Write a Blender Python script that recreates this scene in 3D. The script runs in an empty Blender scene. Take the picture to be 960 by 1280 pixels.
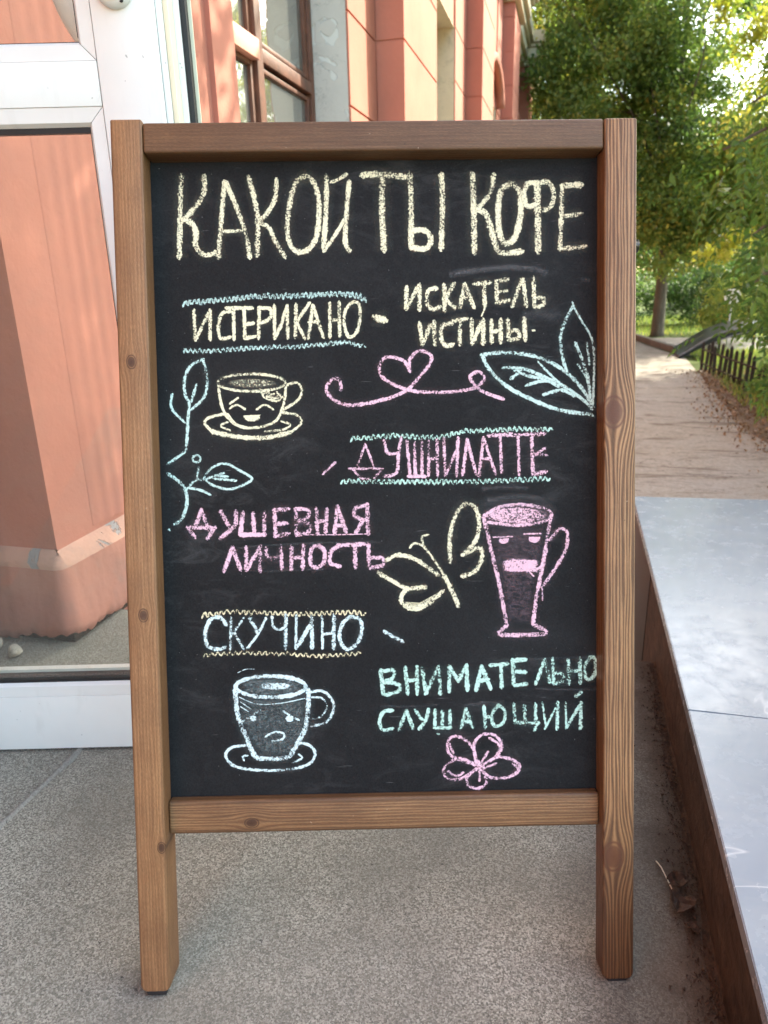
import bpy, bmesh, math, random
import numpy as np
from mathutils import Vector, Matrix
C = bpy.context.scene
COL = C.collection
PI = math.pi
# ---------------------------------------------------------------- camera
cd = bpy.data.cameras.new('camera'); cam = bpy.data.objects.new('camera', cd); COL.objects.link(cam)
rx = Vector((0.96946319, 0.24409371, -0.02365134)); dn = Vector((0.05562757, -0.31280916, -0.94818564)); fw = Vector((-0.2388445, 0.91791541, -0.31683531))
M = Matrix((( rx.x, -dn.x, -fw.x, 0.0), (rx.y, -dn.y, -fw.y, 0.0), (rx.z, -dn.z, -fw.z, 0.8985), (0, 0, 0, 1)))
cam.matrix_world = M
cd.sensor_fit = 'VERTICAL'; cd.sensor_height = 36; cd.sensor_width = 27; cd.lens = 895 / 1280 * 36
cd.clip_start = 0.02; cd.clip_end = 600
cd.dof.use_dof = True; cd.dof.focus_distance = 0.93; cd.dof.aperture_fstop = 8.5
C.camera = cam
# ---------------------------------------------------------------- sky, sun, exposure
SUN_EL = 38; SUN_AZ = Vector((0.62, 0.78, 0)).normalized()
w = bpy.data.worlds.new('World'); C.world = w; w.use_nodes = True
nt = w.node_tree; sky = nt.nodes.new('ShaderNodeTexSky'); sky.sky_type = 'NISHITA'; sky.sun_disc = False
sky.sun_elevation = math.radians(SUN_EL); sky.sun_rotation = math.atan2(SUN_AZ.x, SUN_AZ.y)
sky.air_density = 1.0; sky.dust_density = 2.0; sky.ozone_density = 0.4
nt.links.new(sky.outputs[0], nt.nodes['Background'].inputs[0]); nt.nodes['Background'].inputs[1].default_value = 0.15
sl = bpy.data.lights.new('sun', 'SUN'); sl.energy = 2.0; sl.angle = math.radians(0.5); sl.color = (1, 0.95, 0.88)
so = bpy.data.objects.new('sun', sl); COL.objects.link(so)
sd = Vector((SUN_AZ.x * math.cos(math.radians(SUN_EL)), SUN_AZ.y * math.cos(math.radians(SUN_EL)), math.sin(math.radians(SUN_EL))))
so.rotation_euler = sd.to_track_quat('Z', 'Y').to_euler(); so.location = sd * 30
C.view_settings.view_transform = 'Standard'; C.view_settings.look = 'None'; C.view_settings.gamma = 1
C.view_settings.use_curve_mapping = False; C.view_settings.exposure = 2.8
C.view_settings.use_white_balance = True; C.view_settings.white_balance_temperature = 7000; C.view_settings.white_balance_tint = 2
C.render.engine = 'CYCLES'
C.cycles.transparent_max_bounces = 24; C.cycles.max_bounces = 8; C.cycles.diffuse_bounces = 4

# ---------------------------------------------------------------- material helpers
class NB:
    def __init__(s, name):
        s.m = bpy.data.materials.new(name); s.m.use_nodes = True; s.t = s.m.node_tree
        s.b = s.t.nodes['Principled BSDF']; s.out = s.t.nodes['Material Output']
    def n(s, typ, **k):
        x = s.t.nodes.new('ShaderNode' + typ)
        for a, v in k.items(): setattr(x, a, v)
        return x
    def l(s, a, b): s.t.links.new(a, b)
    def inp(s, node, i, v):
        if hasattr(v, 'is_linked') or isinstance(v, bpy.types.NodeSocket): s.l(v, node.inputs[i])
        else: node.inputs[i].default_value = v
    def co(s, scale=(1, 1, 1), rot=(0, 0, 0), kind='Object'):
        tc = s.n('TexCoord'); mp = s.n('Mapping'); s.l(tc.outputs[kind], mp.inputs[0])
        mp.inputs['Scale'].default_value = scale; mp.inputs['Rotation'].default_value = rot
        return mp.outputs[0]
    def world(s):
        return s.n('NewGeometry').outputs['Position']
    def noise(s, vec, scale, detail=4, rough=.55, dist=0, out='Fac'):
        x = s.n('TexNoise'); s.l(vec, x.inputs['Vector']); x.inputs['Scale'].default_value = scale
        x.inputs['Detail'].default_value = detail; x.inputs['Roughness'].default_value = rough; x.inputs['Distortion'].default_value = dist
        return x.outputs[out]
    def ramp(s, fac, stops, interp='LINEAR'):
        r = s.n('ValToRGB'); s.l(fac, r.inputs[0]); e = r.color_ramp.elements; r.color_ramp.interpolation = interp
        while len(e) < len(stops): e.new(.5)
        for q, (p, c) in zip(e, stops):
            q.position = p; q.color = (c if isinstance(c, tuple) else (c, c, c)) + (1,) if not (isinstance(c, tuple) and len(c) == 4) else c
        return r.outputs[0]
    def math(s, op, a, b=0.0, c=None, clamp=False):
        x = s.n('Math', operation=op, use_clamp=clamp); s.inp(x, 0, a); s.inp(x, 1, b)
        if c is not None: s.inp(x, 2, c)
        return x.outputs[0]
    def mix(s, fac, a, b, mode='MIX'):
        x = s.n('MixRGB', blend_type=mode); s.inp(x, 0, fac)
        for i, v in ((1, a), (2, b)):
            if isinstance(v, tuple): v = v + (1,) if len(v) == 3 else v
            s.inp(x, i, v)
        return x.outputs[0]
    def bump(s, h, strength=.3, dist=.01, prev=None):
        x = s.n('Bump'); s.l(h, x.inputs['Height']); x.inputs['Strength'].default_value = strength; x.inputs['Distance'].default_value = dist
        if prev is not None: s.l(prev, x.inputs['Normal'])
        s.l(x.outputs[0], s.b.inputs['Normal']); return x.outputs[0]
    def fin(s, col=None, rough=None, metal=0, spec=None, coat=None):
        if col is not None: s.inp(s.b, 'Base Color', col + (1,) if isinstance(col, tuple) and len(col) == 3 else col)
        if rough is not None: s.inp(s.b, 'Roughness', rough)
        s.b.inputs['Metallic'].default_value = metal
        if spec is not None: s.b.inputs['Specular IOR Level'].default_value = spec
        if coat: s.b.inputs['Coat Weight'].default_value = coat; s.b.inputs['Coat Roughness'].default_value = .25
        return s.m

def mat_wood(name, knots=(), lines=0.35, tone=1.0, seed=0.0, foot=None, knot=(.045, .016, .007)):
    """stained pine; grain runs along the object's local Z; knots = (x, z, radius)"""
    m = NB(name); tc = m.n('TexCoord'); sep = m.n('SeparateXYZ'); m.l(tc.outputs['Object'], sep.inputs[0])
    x, y, z = sep.outputs
    xx = m.math('ADD', x, m.math('MULTIPLY', y, .8))
    kn = None
    for (kx, kz, kr) in knots:
        dx = m.math('SUBTRACT', x, kx); dz = m.math('SUBTRACT', z, kz)
        d2 = m.math('ADD', m.math('MULTIPLY', dx, dx), m.math('MULTIPLY', m.math('MULTIPLY', dz, dz), .42))
        g = m.math('EXPONENT', m.math('MULTIPLY', d2, -1 / (2 * (kr * 1.25) ** 2)))
        xx = m.math('SUBTRACT', xx, m.math('MULTIPLY', m.math('MULTIPLY', dx, g), .85))
        d = m.math('SQRT', m.math('ADD', m.math('MULTIPLY', dx, dx), m.math('MULTIPLY', m.math('MULTIPLY', dz, dz), .5)))
        core = m.ramp(m.math('DIVIDE', d, kr), [(0, 1.0), (.62, .85), (.74, .2), (.88, .95), (1.0, 0.0)])
        kn = core if kn is None else m.math('MAXIMUM', kn, core)
    cb = m.n('CombineXYZ'); m.l(xx, cb.inputs[0]); m.inp(cb, 1, seed); m.l(m.math('MULTIPLY', z, .05), cb.inputs[2])
    v = cb.outputs[0]
    fine = m.noise(v, 420, 5, .7); mid = m.noise(v, 95, 3, .6, .4); 
    cb2 = m.n('CombineXYZ'); m.l(xx, cb2.inputs[0]); m.inp(cb2, 1, seed + 3); m.l(m.math('MULTIPLY', z, .06), cb2.inputs[2])
    wv = m.n('TexWave'); m.l(cb2.outputs[0], wv.inputs[0]); wv.bands_direction = 'X'; wv.inputs['Scale'].default_value = 74; wv.inputs['Distortion'].default_value = 5.5; wv.inputs['Detail'].default_value = 2; wv.inputs['Detail Scale'].default_value = 2.0
    blot = m.noise(tc.outputs['Object'], 9, 3, .6)
    cb3 = m.n('CombineXYZ'); m.l(xx, cb3.inputs[0]); m.inp(cb3, 1, seed); m.l(m.math('MULTIPLY', z, .22), cb3.inputs[2]); fleck = m.noise(cb3.outputs[0], 900, 2, .6)
    grain = m.math('ADD', m.math('ADD', m.math('MULTIPLY', fine, .36), m.math('MULTIPLY', fleck, .34)), m.math('MULTIPLY', mid, .30))
    grain = m.math('ADD', m.math('MULTIPLY', grain, 1 - lines), m.math('MULTIPLY', wv.outputs[1], lines))
    c = m.ramp(grain, [(.22, (.066 * tone, .030 * tone, .012 * tone)), (.5, (.190 * tone, .092 * tone, .038 * tone)), (.78, (.37 * tone, .202 * tone, .088 * tone))])
    c = m.mix(m.math('MULTIPLY', m.ramp(blot, [(.35, 0.0), (.7, 1.0)]), .4), c, (.085 * tone, .036 * tone, .014 * tone))
    if foot:  # shade towards the lower end, painted into the wood colour
        c = m.mix(m.ramp(m.math('ADD', z, m.math('MULTIPLY', m.math('SUBTRACT', blot, .5), .12)), [(0.0, .0), (1.0, 0.0)]) if False else m.math('MULTIPLY', m.math('SUBTRACT', foot, m.math('ADD', z, m.math('MULTIPLY', m.math('SUBTRACT', blot, .5), .2))), 3.5, clamp=True), c, m.mix(.72, c, (.055, .020, .006)))
    # small pale scuffs and dark pits
    sc = m.noise(tc.outputs['Object'], 160, 2, .5); c = m.mix(m.ramp(sc, [(.755, 0.0), (.79, .55)]), c, (.50, .36, .24))
    pit = m.noise(tc.outputs['Object'], 230, 2, .5); c = m.mix(m.ramp(pit, [(.74, 0.0), (.78, .7)]), c, (.03, .015, .008))
    eg = m.math('ADD', m.math('ABSOLUTE', x), m.math('MULTIPLY', m.math('SUBTRACT', blot, .5), .003)); c = m.mix(m.ramp(eg, [(.0155, 0.0), (.0195, .55)]), c, (.05 * tone, .021 * tone, .008 * tone))
    if kn is not None: c = m.mix(m.math('MULTIPLY', kn, .92), c, knot)
    m.bump(m.math('ADD', m.math('ADD', fine, fleck), m.math('MULTIPLY', wv.outputs[1], lines)), .35, .0012)
    return m.fin(c, m.ramp(grain, [(.2, .62), (.8, .42)]), spec=.45)

def mat_plaster(name, col, var=.12, bump=.25, dirt=(.25, .18, .13), dirtamt=.25, peel=None):
    m = NB(name); p = m.world()
    n1 = m.noise(p, 2.2, 5, .6); n2 = m.noise(p, 40, 4, .65); n3 = m.noise(p, 9, 4, .6, .5)
    lo = tuple(c * (1 - var) for c in col); hi = tuple(min(1, c * (1 + var)) for c in col)
    c = m.ramp(n1, [(.3, lo), (.7, hi)])
    c = m.mix(m.math('MULTIPLY', m.ramp(n3, [(.56, 0.0), (.72, 1.0)]), dirtamt), c, dirt)
    st = m.noise(m.co((1, 14, .9), kind='Object'), 2.0, 4, .6); c = m.mix(m.ramp(st, [(.6, 0.0), (.8, .16)]), c, dirt)
    ck = m.math('ABSOLUTE', m.math('SUBTRACT', m.noise(p, 3.1, 7, .6, .5), .5)); c = m.mix(m.ramp(ck, [(0, .5), (.0035, 0.0)]), c, dirt)
    h = m.math('ADD', m.math('MULTIPLY', n2, .35), m.math('MULTIPLY', n3, .4))
    if peel:
        pk = m.noise(p, 7, 5, .6, 1.2); e = m.ramp(pk, [(.585, 0.0), (.60, 1.0)]); c = m.mix(e, c, peel); h = m.math('SUBTRACT', h, m.math('MULTIPLY', e, 1.3))
    m.bump(h, bump, .01)
    return m.fin(c, .88, spec=.2)

def mat_simple(name, col, rough=.5, metal=0, spec=None, bumpn=None, var=0.0, scale=8):
    m = NB(name); c = col
    if var:
        n = m.noise(m.co(), scale, 4, .6); c = m.ramp(n, [(.3, tuple(x * (1 - var) for x in col)), (.7, tuple(min(1, x * (1 + var)) for x in col))])
    if bumpn: m.bump(m.noise(m.co(), bumpn[0], 4, .6), bumpn[1], bumpn[2])
    return m.fin(c, rough, metal, spec)

def mat_upvc():
    m = NB('white_plastic'); p = m.world()
    n = m.noise(p, 5, 4, .6); c = m.ramp(n, [(.3, (.76, .74, .70)), (.7, (.82, .80, .76))])
    sp = m.noise(p, 130, 1, .4); sp2 = m.noise(p, 9, 2, .5)
    c = m.mix(m.math('MULTIPLY', m.ramp(sp, [(.775, 0.0), (.80, 1.0)]), m.ramp(sp2, [(.45, 0.0), (.6, .8)])), c, (.12, .10, .08))
    g = m.noise(m.co((3, 3, .8)), 6, 4, .7); c = m.mix(m.ramp(g, [(.6, 0.0), (.85, .22)]), c, (.42, .37, .30))
    return m.fin(c, .38, spec=.45)

def mat_glass(name='clear_glass', tint=(.96, .98, .97)):
    m = NB(name); t = m.t; t.nodes.remove(m.b)
    tr = m.n('BsdfTransparent'); tr.inputs[0].default_value = tint + (1,)
    gl = m.n('BsdfGlossy'); gl.inputs['Roughness'].default_value = .01
    df = m.n('BsdfDiffuse'); df.inputs[0].default_value = (.5, .45, .40, 1)
    fr = m.n('Fresnel'); fr.inputs[0].default_value = 1.5
    mx = m.n('MixShader'); m.l(fr.outputs[0], mx.inputs[0]); m.l(tr.outputs[0], mx.inputs[1]); m.l(gl.outputs[0], mx.inputs[2])
    # thin film of dust on the pane
    dn_ = m.noise(m.world(), 14, 5, .6); f = m.ramp(dn_, [(.3, .015), (.75, .06)])
    m2 = m.n('MixShader'); m.l(f, m2.inputs[0]); m.l(mx.outputs[0], m2.inputs[1]); m.l(df.outputs[0], m2.inputs[2]); m.l(m2.outputs[0], m.out.inputs[0])
    return m.m

def mat_windowglass():
    m = NB('window_glass'); m.bump(m.noise(m.world(), 2.2, 2, .5), .25, .03)
    m.b.inputs['IOR'].default_value = 2.6
    return m.fin((.11, .11, .10), .03, spec=.8)

def mat_concrete(name, stops, painted_shade=None, grit=230, bump=.45):
    m = NB(name); p = m.world()
    g = m.noise(p, grit, 3, .75); g2 = m.noise(p, grit * 2.4, 2, .6); big = m.noise(p, 2.4, 5, .6); mid = m.noise(p, 14, 4, .6)
    vo = m.n('TexVoronoi'); m.l(p, vo.inputs['Vector']); vo.inputs['Scale'].default_value = grit * 1.9; vs_ = m.n('SeparateColor'); m.l(vo.outputs['Color'], vs_.inputs[0])
    s = m.math('ADD', m.math('ADD', m.math('MULTIPLY', g, .42), m.math('MULTIPLY', g2, .30)), m.math('MULTIPLY', vs_.outputs[0], .28))
    c = m.ramp(s, stops)
    c = m.mix(m.ramp(big, [(.36, .62), (.60, 0.0)]), c, tuple(.6 * q for q in stops[1][1]))
    c = m.mix(m.ramp(mid, [(.55, 0.0), (.75, .22)]), c, tuple(.5 * q for q in stops[1][1]))
    pit = m.noise(p, 75, 2, .5); c = m.mix(m.ramp(pit, [(.73, 0.0), (.77, .75)]), c, (.03, .027, .025))
    if painted_shade: c = painted_shade(m, c, p)
    m.bump(s, bump, .004); return m.fin(c, .85, spec=.3)

def floor_shade(m, c, p):
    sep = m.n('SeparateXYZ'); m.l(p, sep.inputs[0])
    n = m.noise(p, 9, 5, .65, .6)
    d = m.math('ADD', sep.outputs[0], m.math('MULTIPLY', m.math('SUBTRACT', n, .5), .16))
    a = m.ramp(d, [(0.04, 0.0), (.15, .35), (.21, .85)])       # shade along the low wall, painted into the floor colour
    # a softer brown shade painted in from the right-hand third of the landing
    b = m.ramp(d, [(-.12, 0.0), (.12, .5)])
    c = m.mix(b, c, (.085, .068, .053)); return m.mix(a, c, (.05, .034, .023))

def mat_tile():
    m = NB('grey_marble_tile'); p = m.world()
    n = m.noise(p, 2.0, 5, .6, .8); c = m.ramp(n, [(.3, (.20, .225, .255)), (.7, (.27, .30, .335))])
    n4 = m.noise(m.co((1.2, 5, 1)), 2.2, 5, .7, .6); c = m.mix(m.ramp(n4, [(.5, 0.0), (.72, .35)]), c, (.36, .365, .36))
    v1 = m.noise(p, 1.3, 5, .55, 1.2); a = m.math('ABSOLUTE', m.math('SUBTRACT', v1, .5))
    mk = m.ramp(m.noise(p, 1.1, 3, .5), [(.5, 0.0), (.6, 1.0)]); c = m.mix(m.math('MULTIPLY', mk, m.ramp(a, [(0, .8), (.003, .25), (.007, 0.0)])), c, (.55, .55, .55))
    v2 = m.noise(p, 4.3, 6, .65, 1.0); a2 = m.math('ABSOLUTE', m.math('SUBTRACT', v2, .47))
    c = m.mix(m.math('MULTIPLY', m.ramp(a2, [(0, .5), (.004, 0.0)]), m.ramp(n, [(.56, 0.0), (.66, 1.0)])), c, (.50, .50, .49))
    sp = m.noise(p, 160, 2, .5); c = m.mix(m.ramp(sp, [(.74, 0.0), (.77, .5)]), c, (.10, .09, .08))
    du = m.noise(p, 26, 4, .7); r = m.ramp(du, [(.3, .16), (.75, .34)])
    return m.fin(c, r, spec=.5)

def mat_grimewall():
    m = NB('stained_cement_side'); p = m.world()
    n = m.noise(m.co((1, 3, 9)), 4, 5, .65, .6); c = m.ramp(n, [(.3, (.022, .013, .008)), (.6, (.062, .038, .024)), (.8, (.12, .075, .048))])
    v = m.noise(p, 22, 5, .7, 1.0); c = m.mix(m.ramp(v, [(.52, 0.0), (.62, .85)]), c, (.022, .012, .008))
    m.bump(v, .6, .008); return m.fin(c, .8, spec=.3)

def mat_leaf(name, stops, trans=.45):
    m = NB(name); t = m.t; a = m.n('Attribute', attribute_name='tint'); c = m.ramp(a.outputs['Fac'], stops)
    m.l(c, m.b.inputs['Base Color']); m.b.inputs['Roughness'].default_value = .5; m.b.inputs['Specular IOR Level'].default_value = .3
    tr = m.n('BsdfTranslucent'); hs = m.n('HueSaturation'); hs.inputs['Value'].default_value = 1.9; hs.inputs['Saturation'].default_value = 1.1; m.l(c, hs.inputs['Color']); m.l(hs.outputs[0], tr.inputs[0])
    mx = m.n('MixShader'); mx.inputs[0].default_value = trans; m.l(m.b.outputs[0], mx.inputs[1]); m.l(tr.outputs[0], mx.inputs[2]); m.l(mx.outputs[0], m.out.inputs[0])
    return m.m

def mat_chalk(name, col):
    m = NB(name); t = m.t; a = m.n('Attribute', attribute_name='cov'); p = m.co()
    n = m.noise(p, 430, 3, .7); n2 = m.noise(p, 1300, 1, .5); n3 = m.noise(p, 60, 3, .6)
    n4 = m.noise(p, 22, 2, .5); nn = m.math('ADD', m.math('MULTIPLY', m.math('SUBTRACT', n4, .5), .32), m.math('ADD', m.math('ADD', m.math('MULTIPLY', n, .72), m.math('MULTIPLY', n2, .18)), m.math('MULTIPLY', n3, .10)))
    th = m.math('SUBTRACT', .72, m.math('MULTIPLY', a.outputs['Fac'], .385))
    al = m.math('MULTIPLY', m.math('SUBTRACT', nn, th), 8, clamp=True)
    du = m.n('Attribute', attribute_name='dust'); sn = m.noise(m.co((1, 1, 3), (0, .5, 0)), 70, 6, .8, 1.2)
    al = m.math('MAXIMUM', al, m.math('MULTIPLY', du.outputs['Fac'], m.ramp(m.math('ADD', m.math('MULTIPLY', sn, .55), m.math('MULTIPLY', n, .45)), [(.40, .0), (.50, .35), (.62, 1.0)])))
    c = m.ramp(n2, [(.3, tuple(x * .82 for x in col)), (.65, col)])
    m.l(c, m.b.inputs['Base Color']); m.b.inputs['Roughness'].default_value = .95; m.b.inputs['Specular IOR Level'].default_value = .1
    m.l(al, m.b.inputs['Alpha']); return m.m

def mat_board():
    m = NB('blackboard_paint'); p = m.co()
    n = m.noise(p, 520, 3, .7); d = m.noise(p, 6, 5, .6, .4); s = m.noise(m.co((1, 1, 1)), 300, 2, .5)
    c = m.ramp(n, [(.3, (.0042, .0043, .0046)), (.72, (.0150, .0152, .0160))])
    c = m.mix(m.ramp(d, [(.45, 0.0), (.75, .07)]), c, (.12, .12, .12))
    c = m.mix(m.ramp(s, [(.735, 0.0), (.765, .5)]), c, (.36, .36, .35))
    w_ = m.noise(m.co((1, 1, 9), (0, .6, 0)), 22, 3, .7); c = m.mix(m.ramp(w_, [(.70, 0.0), (.76, .14)]), c, (.4, .4, .4))
    gz = m.noise(m.co((1, 1, 2.5), (0, -.5, 0)), 13, 6, .75, 1.5); gm = m.noise(p, 3.2, 2, .5); c = m.mix(m.math('MULTIPLY', m.ramp(gz, [(.5, 0.0), (.75, .15)]), m.ramp(gm, [(.42, 0.0), (.62, 1.0)])), c, (.20, .20, .20))
    m.bump(n, .25, .0008); return m.fin(c, .75, spec=.22)

def mat_bark(name, a=(.085, .072, .058), b=(.21, .185, .15)):
    m = NB(name); n = m.noise(m.co((6, 6, 1)), 5, 5, .7, .5); c = m.ramp(n, [(.3, a), (.7, b)]); m.bump(n, .8, .03); return m.fin(c, .9, spec=.2)

def mat_ground(name, kind):
    m = NB(name); p = m.world(); n = m.noise(p, 1.1, 6, .65, .4); f = m.noise(p, 38, 4, .7); st = m.noise(m.co((1.2, 4.5, 1)), .9, 6, .65, .8)
    if kind == 'path':
        c = m.ramp(f, [(.3, (.25, .215, .175)), (.6, (.36, .32, .265)), (.8, (.48, .43, .365))])
        c = m.mix(m.ramp(n, [(.40, 0.0), (.7, .45)]), c, (.32, .30, .28))
        c = m.mix(m.ramp(st, [(.54, 0.0), (.63, .75)]), c, (.13, .10, .075))
        cr = m.math('ABSOLUTE', m.math('SUBTRACT', m.noise(m.co((1, 3.2, 1)), 1.5, 5, .6, .6), .5)); c = m.mix(m.ramp(cr, [(0, .8), (.008, 0.0)]), c, (.07, .05, .04))
        sp = m.noise(p, 18, 3, .6); c = m.mix(m.ramp(sp, [(.68, 0.0), (.73, .7)]), c, (.09, .06, .04))
    elif kind == 'asphalt':
        c = m.ramp(f, [(.3, (.30, .28, .27)), (.7, (.44, .41, .39))]); c = m.mix(m.ramp(n, [(.45, 0.0), (.6, .5)]), c, (.22, .20, .19))
    else:
        c = m.ramp(n, [(.35, (.05, .075, .02)), (.55, (.10, .13, .035)), (.75, (.17, .13, .07))]); c = m.mix(m.ramp(f, [(.5, 0.0), (.7, .5)]), c, (.16, .17, .05))
    m.bump(f, .5, .02); return m.fin(c, .93, spec=.15)

MT = {}
MT['plaster'] = mat_plaster('salmon_plaster', (.47, .185, .132), .10, .55, (.42, .20, .14), .22)
MT['plinth'] = mat_plaster('salmon_plinth_plaster', (.46, .20, .145), .14, .6, (.30, .20, .16), .45)
MT['ledge'] = mat_plaster('weathered_grey_ledge', (.33, .27, .24), .25, .7, (.14, .11, .10), .5)
MT['reveal_grey'] = mat_plaster('peeling_grey_plaster', (.56, .525, .48), .10, .6, (.24, .23, .21), .3, peel=(.62, .61, .57))
MT['reveal_cream'] = mat_plaster('cream_reveal_plaster', (.70, .60, .43), .12, .4, (.35, .28, .18), .4)
MT['cornice'] = mat_plaster('cream_cornice_paint', (.62, .54, .38), .08, .2, (.4, .33, .2), .2)
MT['winframe'] = mat_simple('red_brown_window_paint', (.12, .042, .023), .5, var=.4, scale=14, bumpn=(60, .3, .003))
MT['salmonbar'] = mat_simple('salmon_transom_paint', (.62, .28, .20), .6, var=.12)
MT['winglass'] = mat_windowglass()
MT['upvc'] = mat_upvc()
MT['creamplastic'] = mat_simple('yellowed_plastic_edge', (.72, .66, .48), .4, var=.08)
MT['black'] = mat_simple('black_rubber', (.012, .010, .010), .6)
MT['brush'] = mat_simple('pink_brown_brush_seal', (.16, .10, .09), .8, bumpn=(300, .8, .004), var=.3, scale=200)
MT['handle'] = mat_simple('pale_grey_handle_paint', (.66, .65, .60), .28, var=.05)
MT['glass'] = mat_glass()
MT['floor'] = mat_concrete('washed_concrete', [(.31, (.085, .078, .062)), (.49, (.245, .226, .182)), (.69, (.52, .485, .40))], floor_shade, 240)
MT['mortar'] = mat_concrete('pale_mortar', [(.3, (.17, .155, .13)), (.5, (.26, .24, .205)), (.7, (.36, .33, .29))])
MT['tile'] = mat_tile(); MT['grime'] = mat_grimewall()
MT['darkpanel'] = mat_simple('dark_brown_surface', (.018, .010, .007), .55, var=.4, scale=30)
MT['board'] = mat_board()
MT['bark'] = mat_bark('grey_brown_bark'); MT['twig'] = mat_bark('pale_twig_bark', (.16, .12, .08), (.34, .27, .19))
MT['path'] = mat_ground('sandy_path', 'path'); MT['asphalt'] = mat_ground('pale_asphalt', 'asphalt'); MT['grass'] = mat_ground('grassy_soil', 'grass')
MT['soil'] = mat_plaster('brown_soil', (.15, .10, .065), .35, .9, (.07, .045, .03), .7)
MT['kerb'] = mat_concrete('kerb_concrete', [(.3, (.13, .115, .10)), (.5, (.20, .18, .155)), (.7, (.29, .265, .23))], None, 90)
MT['fence'] = mat_simple('dark_weathered_picket', (.030, .020, .014), .75, var=.4, scale=20)
MT['sheet'] = mat_simple('dark_metal_sheet', (.022, .024, .030), .32, var=.3, scale=6)
MT['sheetedge'] = mat_simple('worn_grey_sheet_edge', (.20, .20, .22), .45, var=.3, scale=12)
MT['signwhite'] = mat_simple('white_sign_paint', (.82, .82, .80), .5, var=.03)
MT['steel'] = mat_simple('galvanised_pole', (.48, .48, .46), .5, .3)
MT['bolt'] = mat_simple('black_steel_hinge', (.02, .02, .02), .25, .6)
MT['stone'] = mat_plaster('pale_stone', (.46, .41, .33), .2, .6, (.2, .17, .12), .4)
MT['leafA'] = mat_leaf('green_foliage', [(0, (.055, .095, .030)), (.35, (.11, .175, .050)), (.7, (.19, .25, .065)), (.92, (.32, .33, .09)), (1, (.44, .38, .10))])
MT['leafB'] = mat_leaf('dark_hedge_foliage', [(0, (.035, .068, .025)), (.6, (.09, .145, .042)), (1, (.19, .25, .065))], .4)
MT['leafC'] = mat_leaf('compound_leaf_green', [(0, (.035, .075, .020)), (.5, (.065, .125, .030)), (.85, (.13, .19, .045)), (1, (.30, .24, .05))], .42)
MT['leafSun'] = mat_leaf('sunlit_foliage', [(0, (.14, .19, .03)), (.5, (.30, .31, .06)), (1, (.42, .40, .09))], .5)  # the yellow of sunlit leaves, put into the leaf colour itself
MT['litter'] = mat_leaf('dry_leaf_litter', [(0, (.05, .028, .015)), (.5, (.16, .09, .045)), (1, (.34, .22, .12))], .1)
MT['dryleaf'] = mat_simple('crumpled_brown_leaf', (.050, .025, .012), .75, var=.7, scale=80, bumpn=(70, .6, .004))
MT['soilbits'] = mat_simple('dark_brown_grit', (.035, .019, .010), .9, var=.6, scale=120)
MT['plinthtop'] = mat_plaster('worn_plinth_top', (.55, .30, .22), .2, .7, (.28, .21, .18), .6, peel=(.34, .29, .27))
MT['straw'] = mat_simple('pale_straw', (.55, .48, .36), .7)

# ---------------------------------------------------------------- object helpers
def tag(o, label=None, cat=None, group=None, kind=None):
    if label: o['label'] = label
    if cat: o['category'] = cat
    if group: o['group'] = group
    if kind: o['kind'] = kind
    return o
def thing(name, label, cat, loc=(0, 0, 0), rz=0, group=None):
    o = bpy.data.objects.new(name, None); COL.objects.link(o); o.location = loc; o.rotation_euler = (0, 0, rz); o.empty_display_size = .05
    return tag(o, label, cat, group)
def mesh_ob(name, me, mt, parent=None):
    me.materials.clear(); me.materials.append(mt); o = bpy.data.objects.new(name, me); COL.objects.link(o)
    if parent: o.parent = parent
    return o
def fromlist(name, vs, fs, mt, parent=None, smooth=False):
    me = bpy.data.meshes.new(name); me.from_pydata(vs, [], fs); me.update()
    if smooth: me.polygons.foreach_set('use_smooth', [True] * len(me.polygons))
    return mesh_ob(name, me, mt, parent)
def box_vf(x0, x1, y0, y1, z0, z1):
    vs = [(x0, y0, z0), (x1, y0, z0), (x1, y1, z0), (x0, y1, z0), (x0, y0, z1), (x1, y0, z1), (x1, y1, z1), (x0, y1, z1)]
    return vs, [(0, 3, 2, 1), (4, 5, 6, 7), (0, 1, 5, 4), (1, 2, 6, 5), (2, 3, 7, 6), (3, 0, 4, 7)]
def boxes(name, lst, mt, parent=None, bevel=0.0, seg=2):
    """one part made of one or more boxes, each with bevelled edges"""
    bm = bmesh.new()
    for b in lst:
        vs, fs = box_vf(*b); bv = [bm.verts.new(v) for v in vs]
        for f in fs: bm.faces.new([bv[i] for i in f])
    if bevel: bmesh.ops.bevel(bm, geom=bm.edges[:], offset=bevel, segments=seg, affect='EDGES', profile=.6)
    me = bpy.data.meshes.new(name); bm.to_mesh(me); bm.free()
    if bevel: me.polygons.foreach_set('use_smooth', [True] * len(me.polygons)); me.set_sharp_from_angle(angle=math.radians(50 if seg > 1 else 25))
    return mesh_ob(name, me, mt, parent)
def tube(name, pts, radii, mt, parent=None, n=8, caps=True):
    vs = []; fs = []; P_ = [Vector(p) for p in pts]
    for i, p in enumerate(P_):
        d = (P_[min(i + 1, len(P_) - 1)] - P_[max(i - 1, 0)]).normalized()
        a = d.orthogonal().normalized() if i == 0 else (a_prev - d * a_prev.dot(d)).normalized()
        a_prev = a; b = d.cross(a); r = radii[i] if isinstance(radii, (list, tuple)) else radii
        for k in range(n):
            t = 2 * PI * k / n; vs.append(tuple(p + (a * math.cos(t) + b * math.sin(t)) * r))
    for i in range(len(P_) - 1):
        for k in range(n):
            fs.append((i * n + k, i * n + (k + 1) % n, (i + 1) * n + (k + 1) % n, (i + 1) * n + k))
    if caps: fs.append(tuple(range(n))[::-1]); fs.append(tuple(range((len(P_) - 1) * n, len(P_) * n)))
    return fromlist(name, vs, fs, mt, parent, True)
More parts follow.
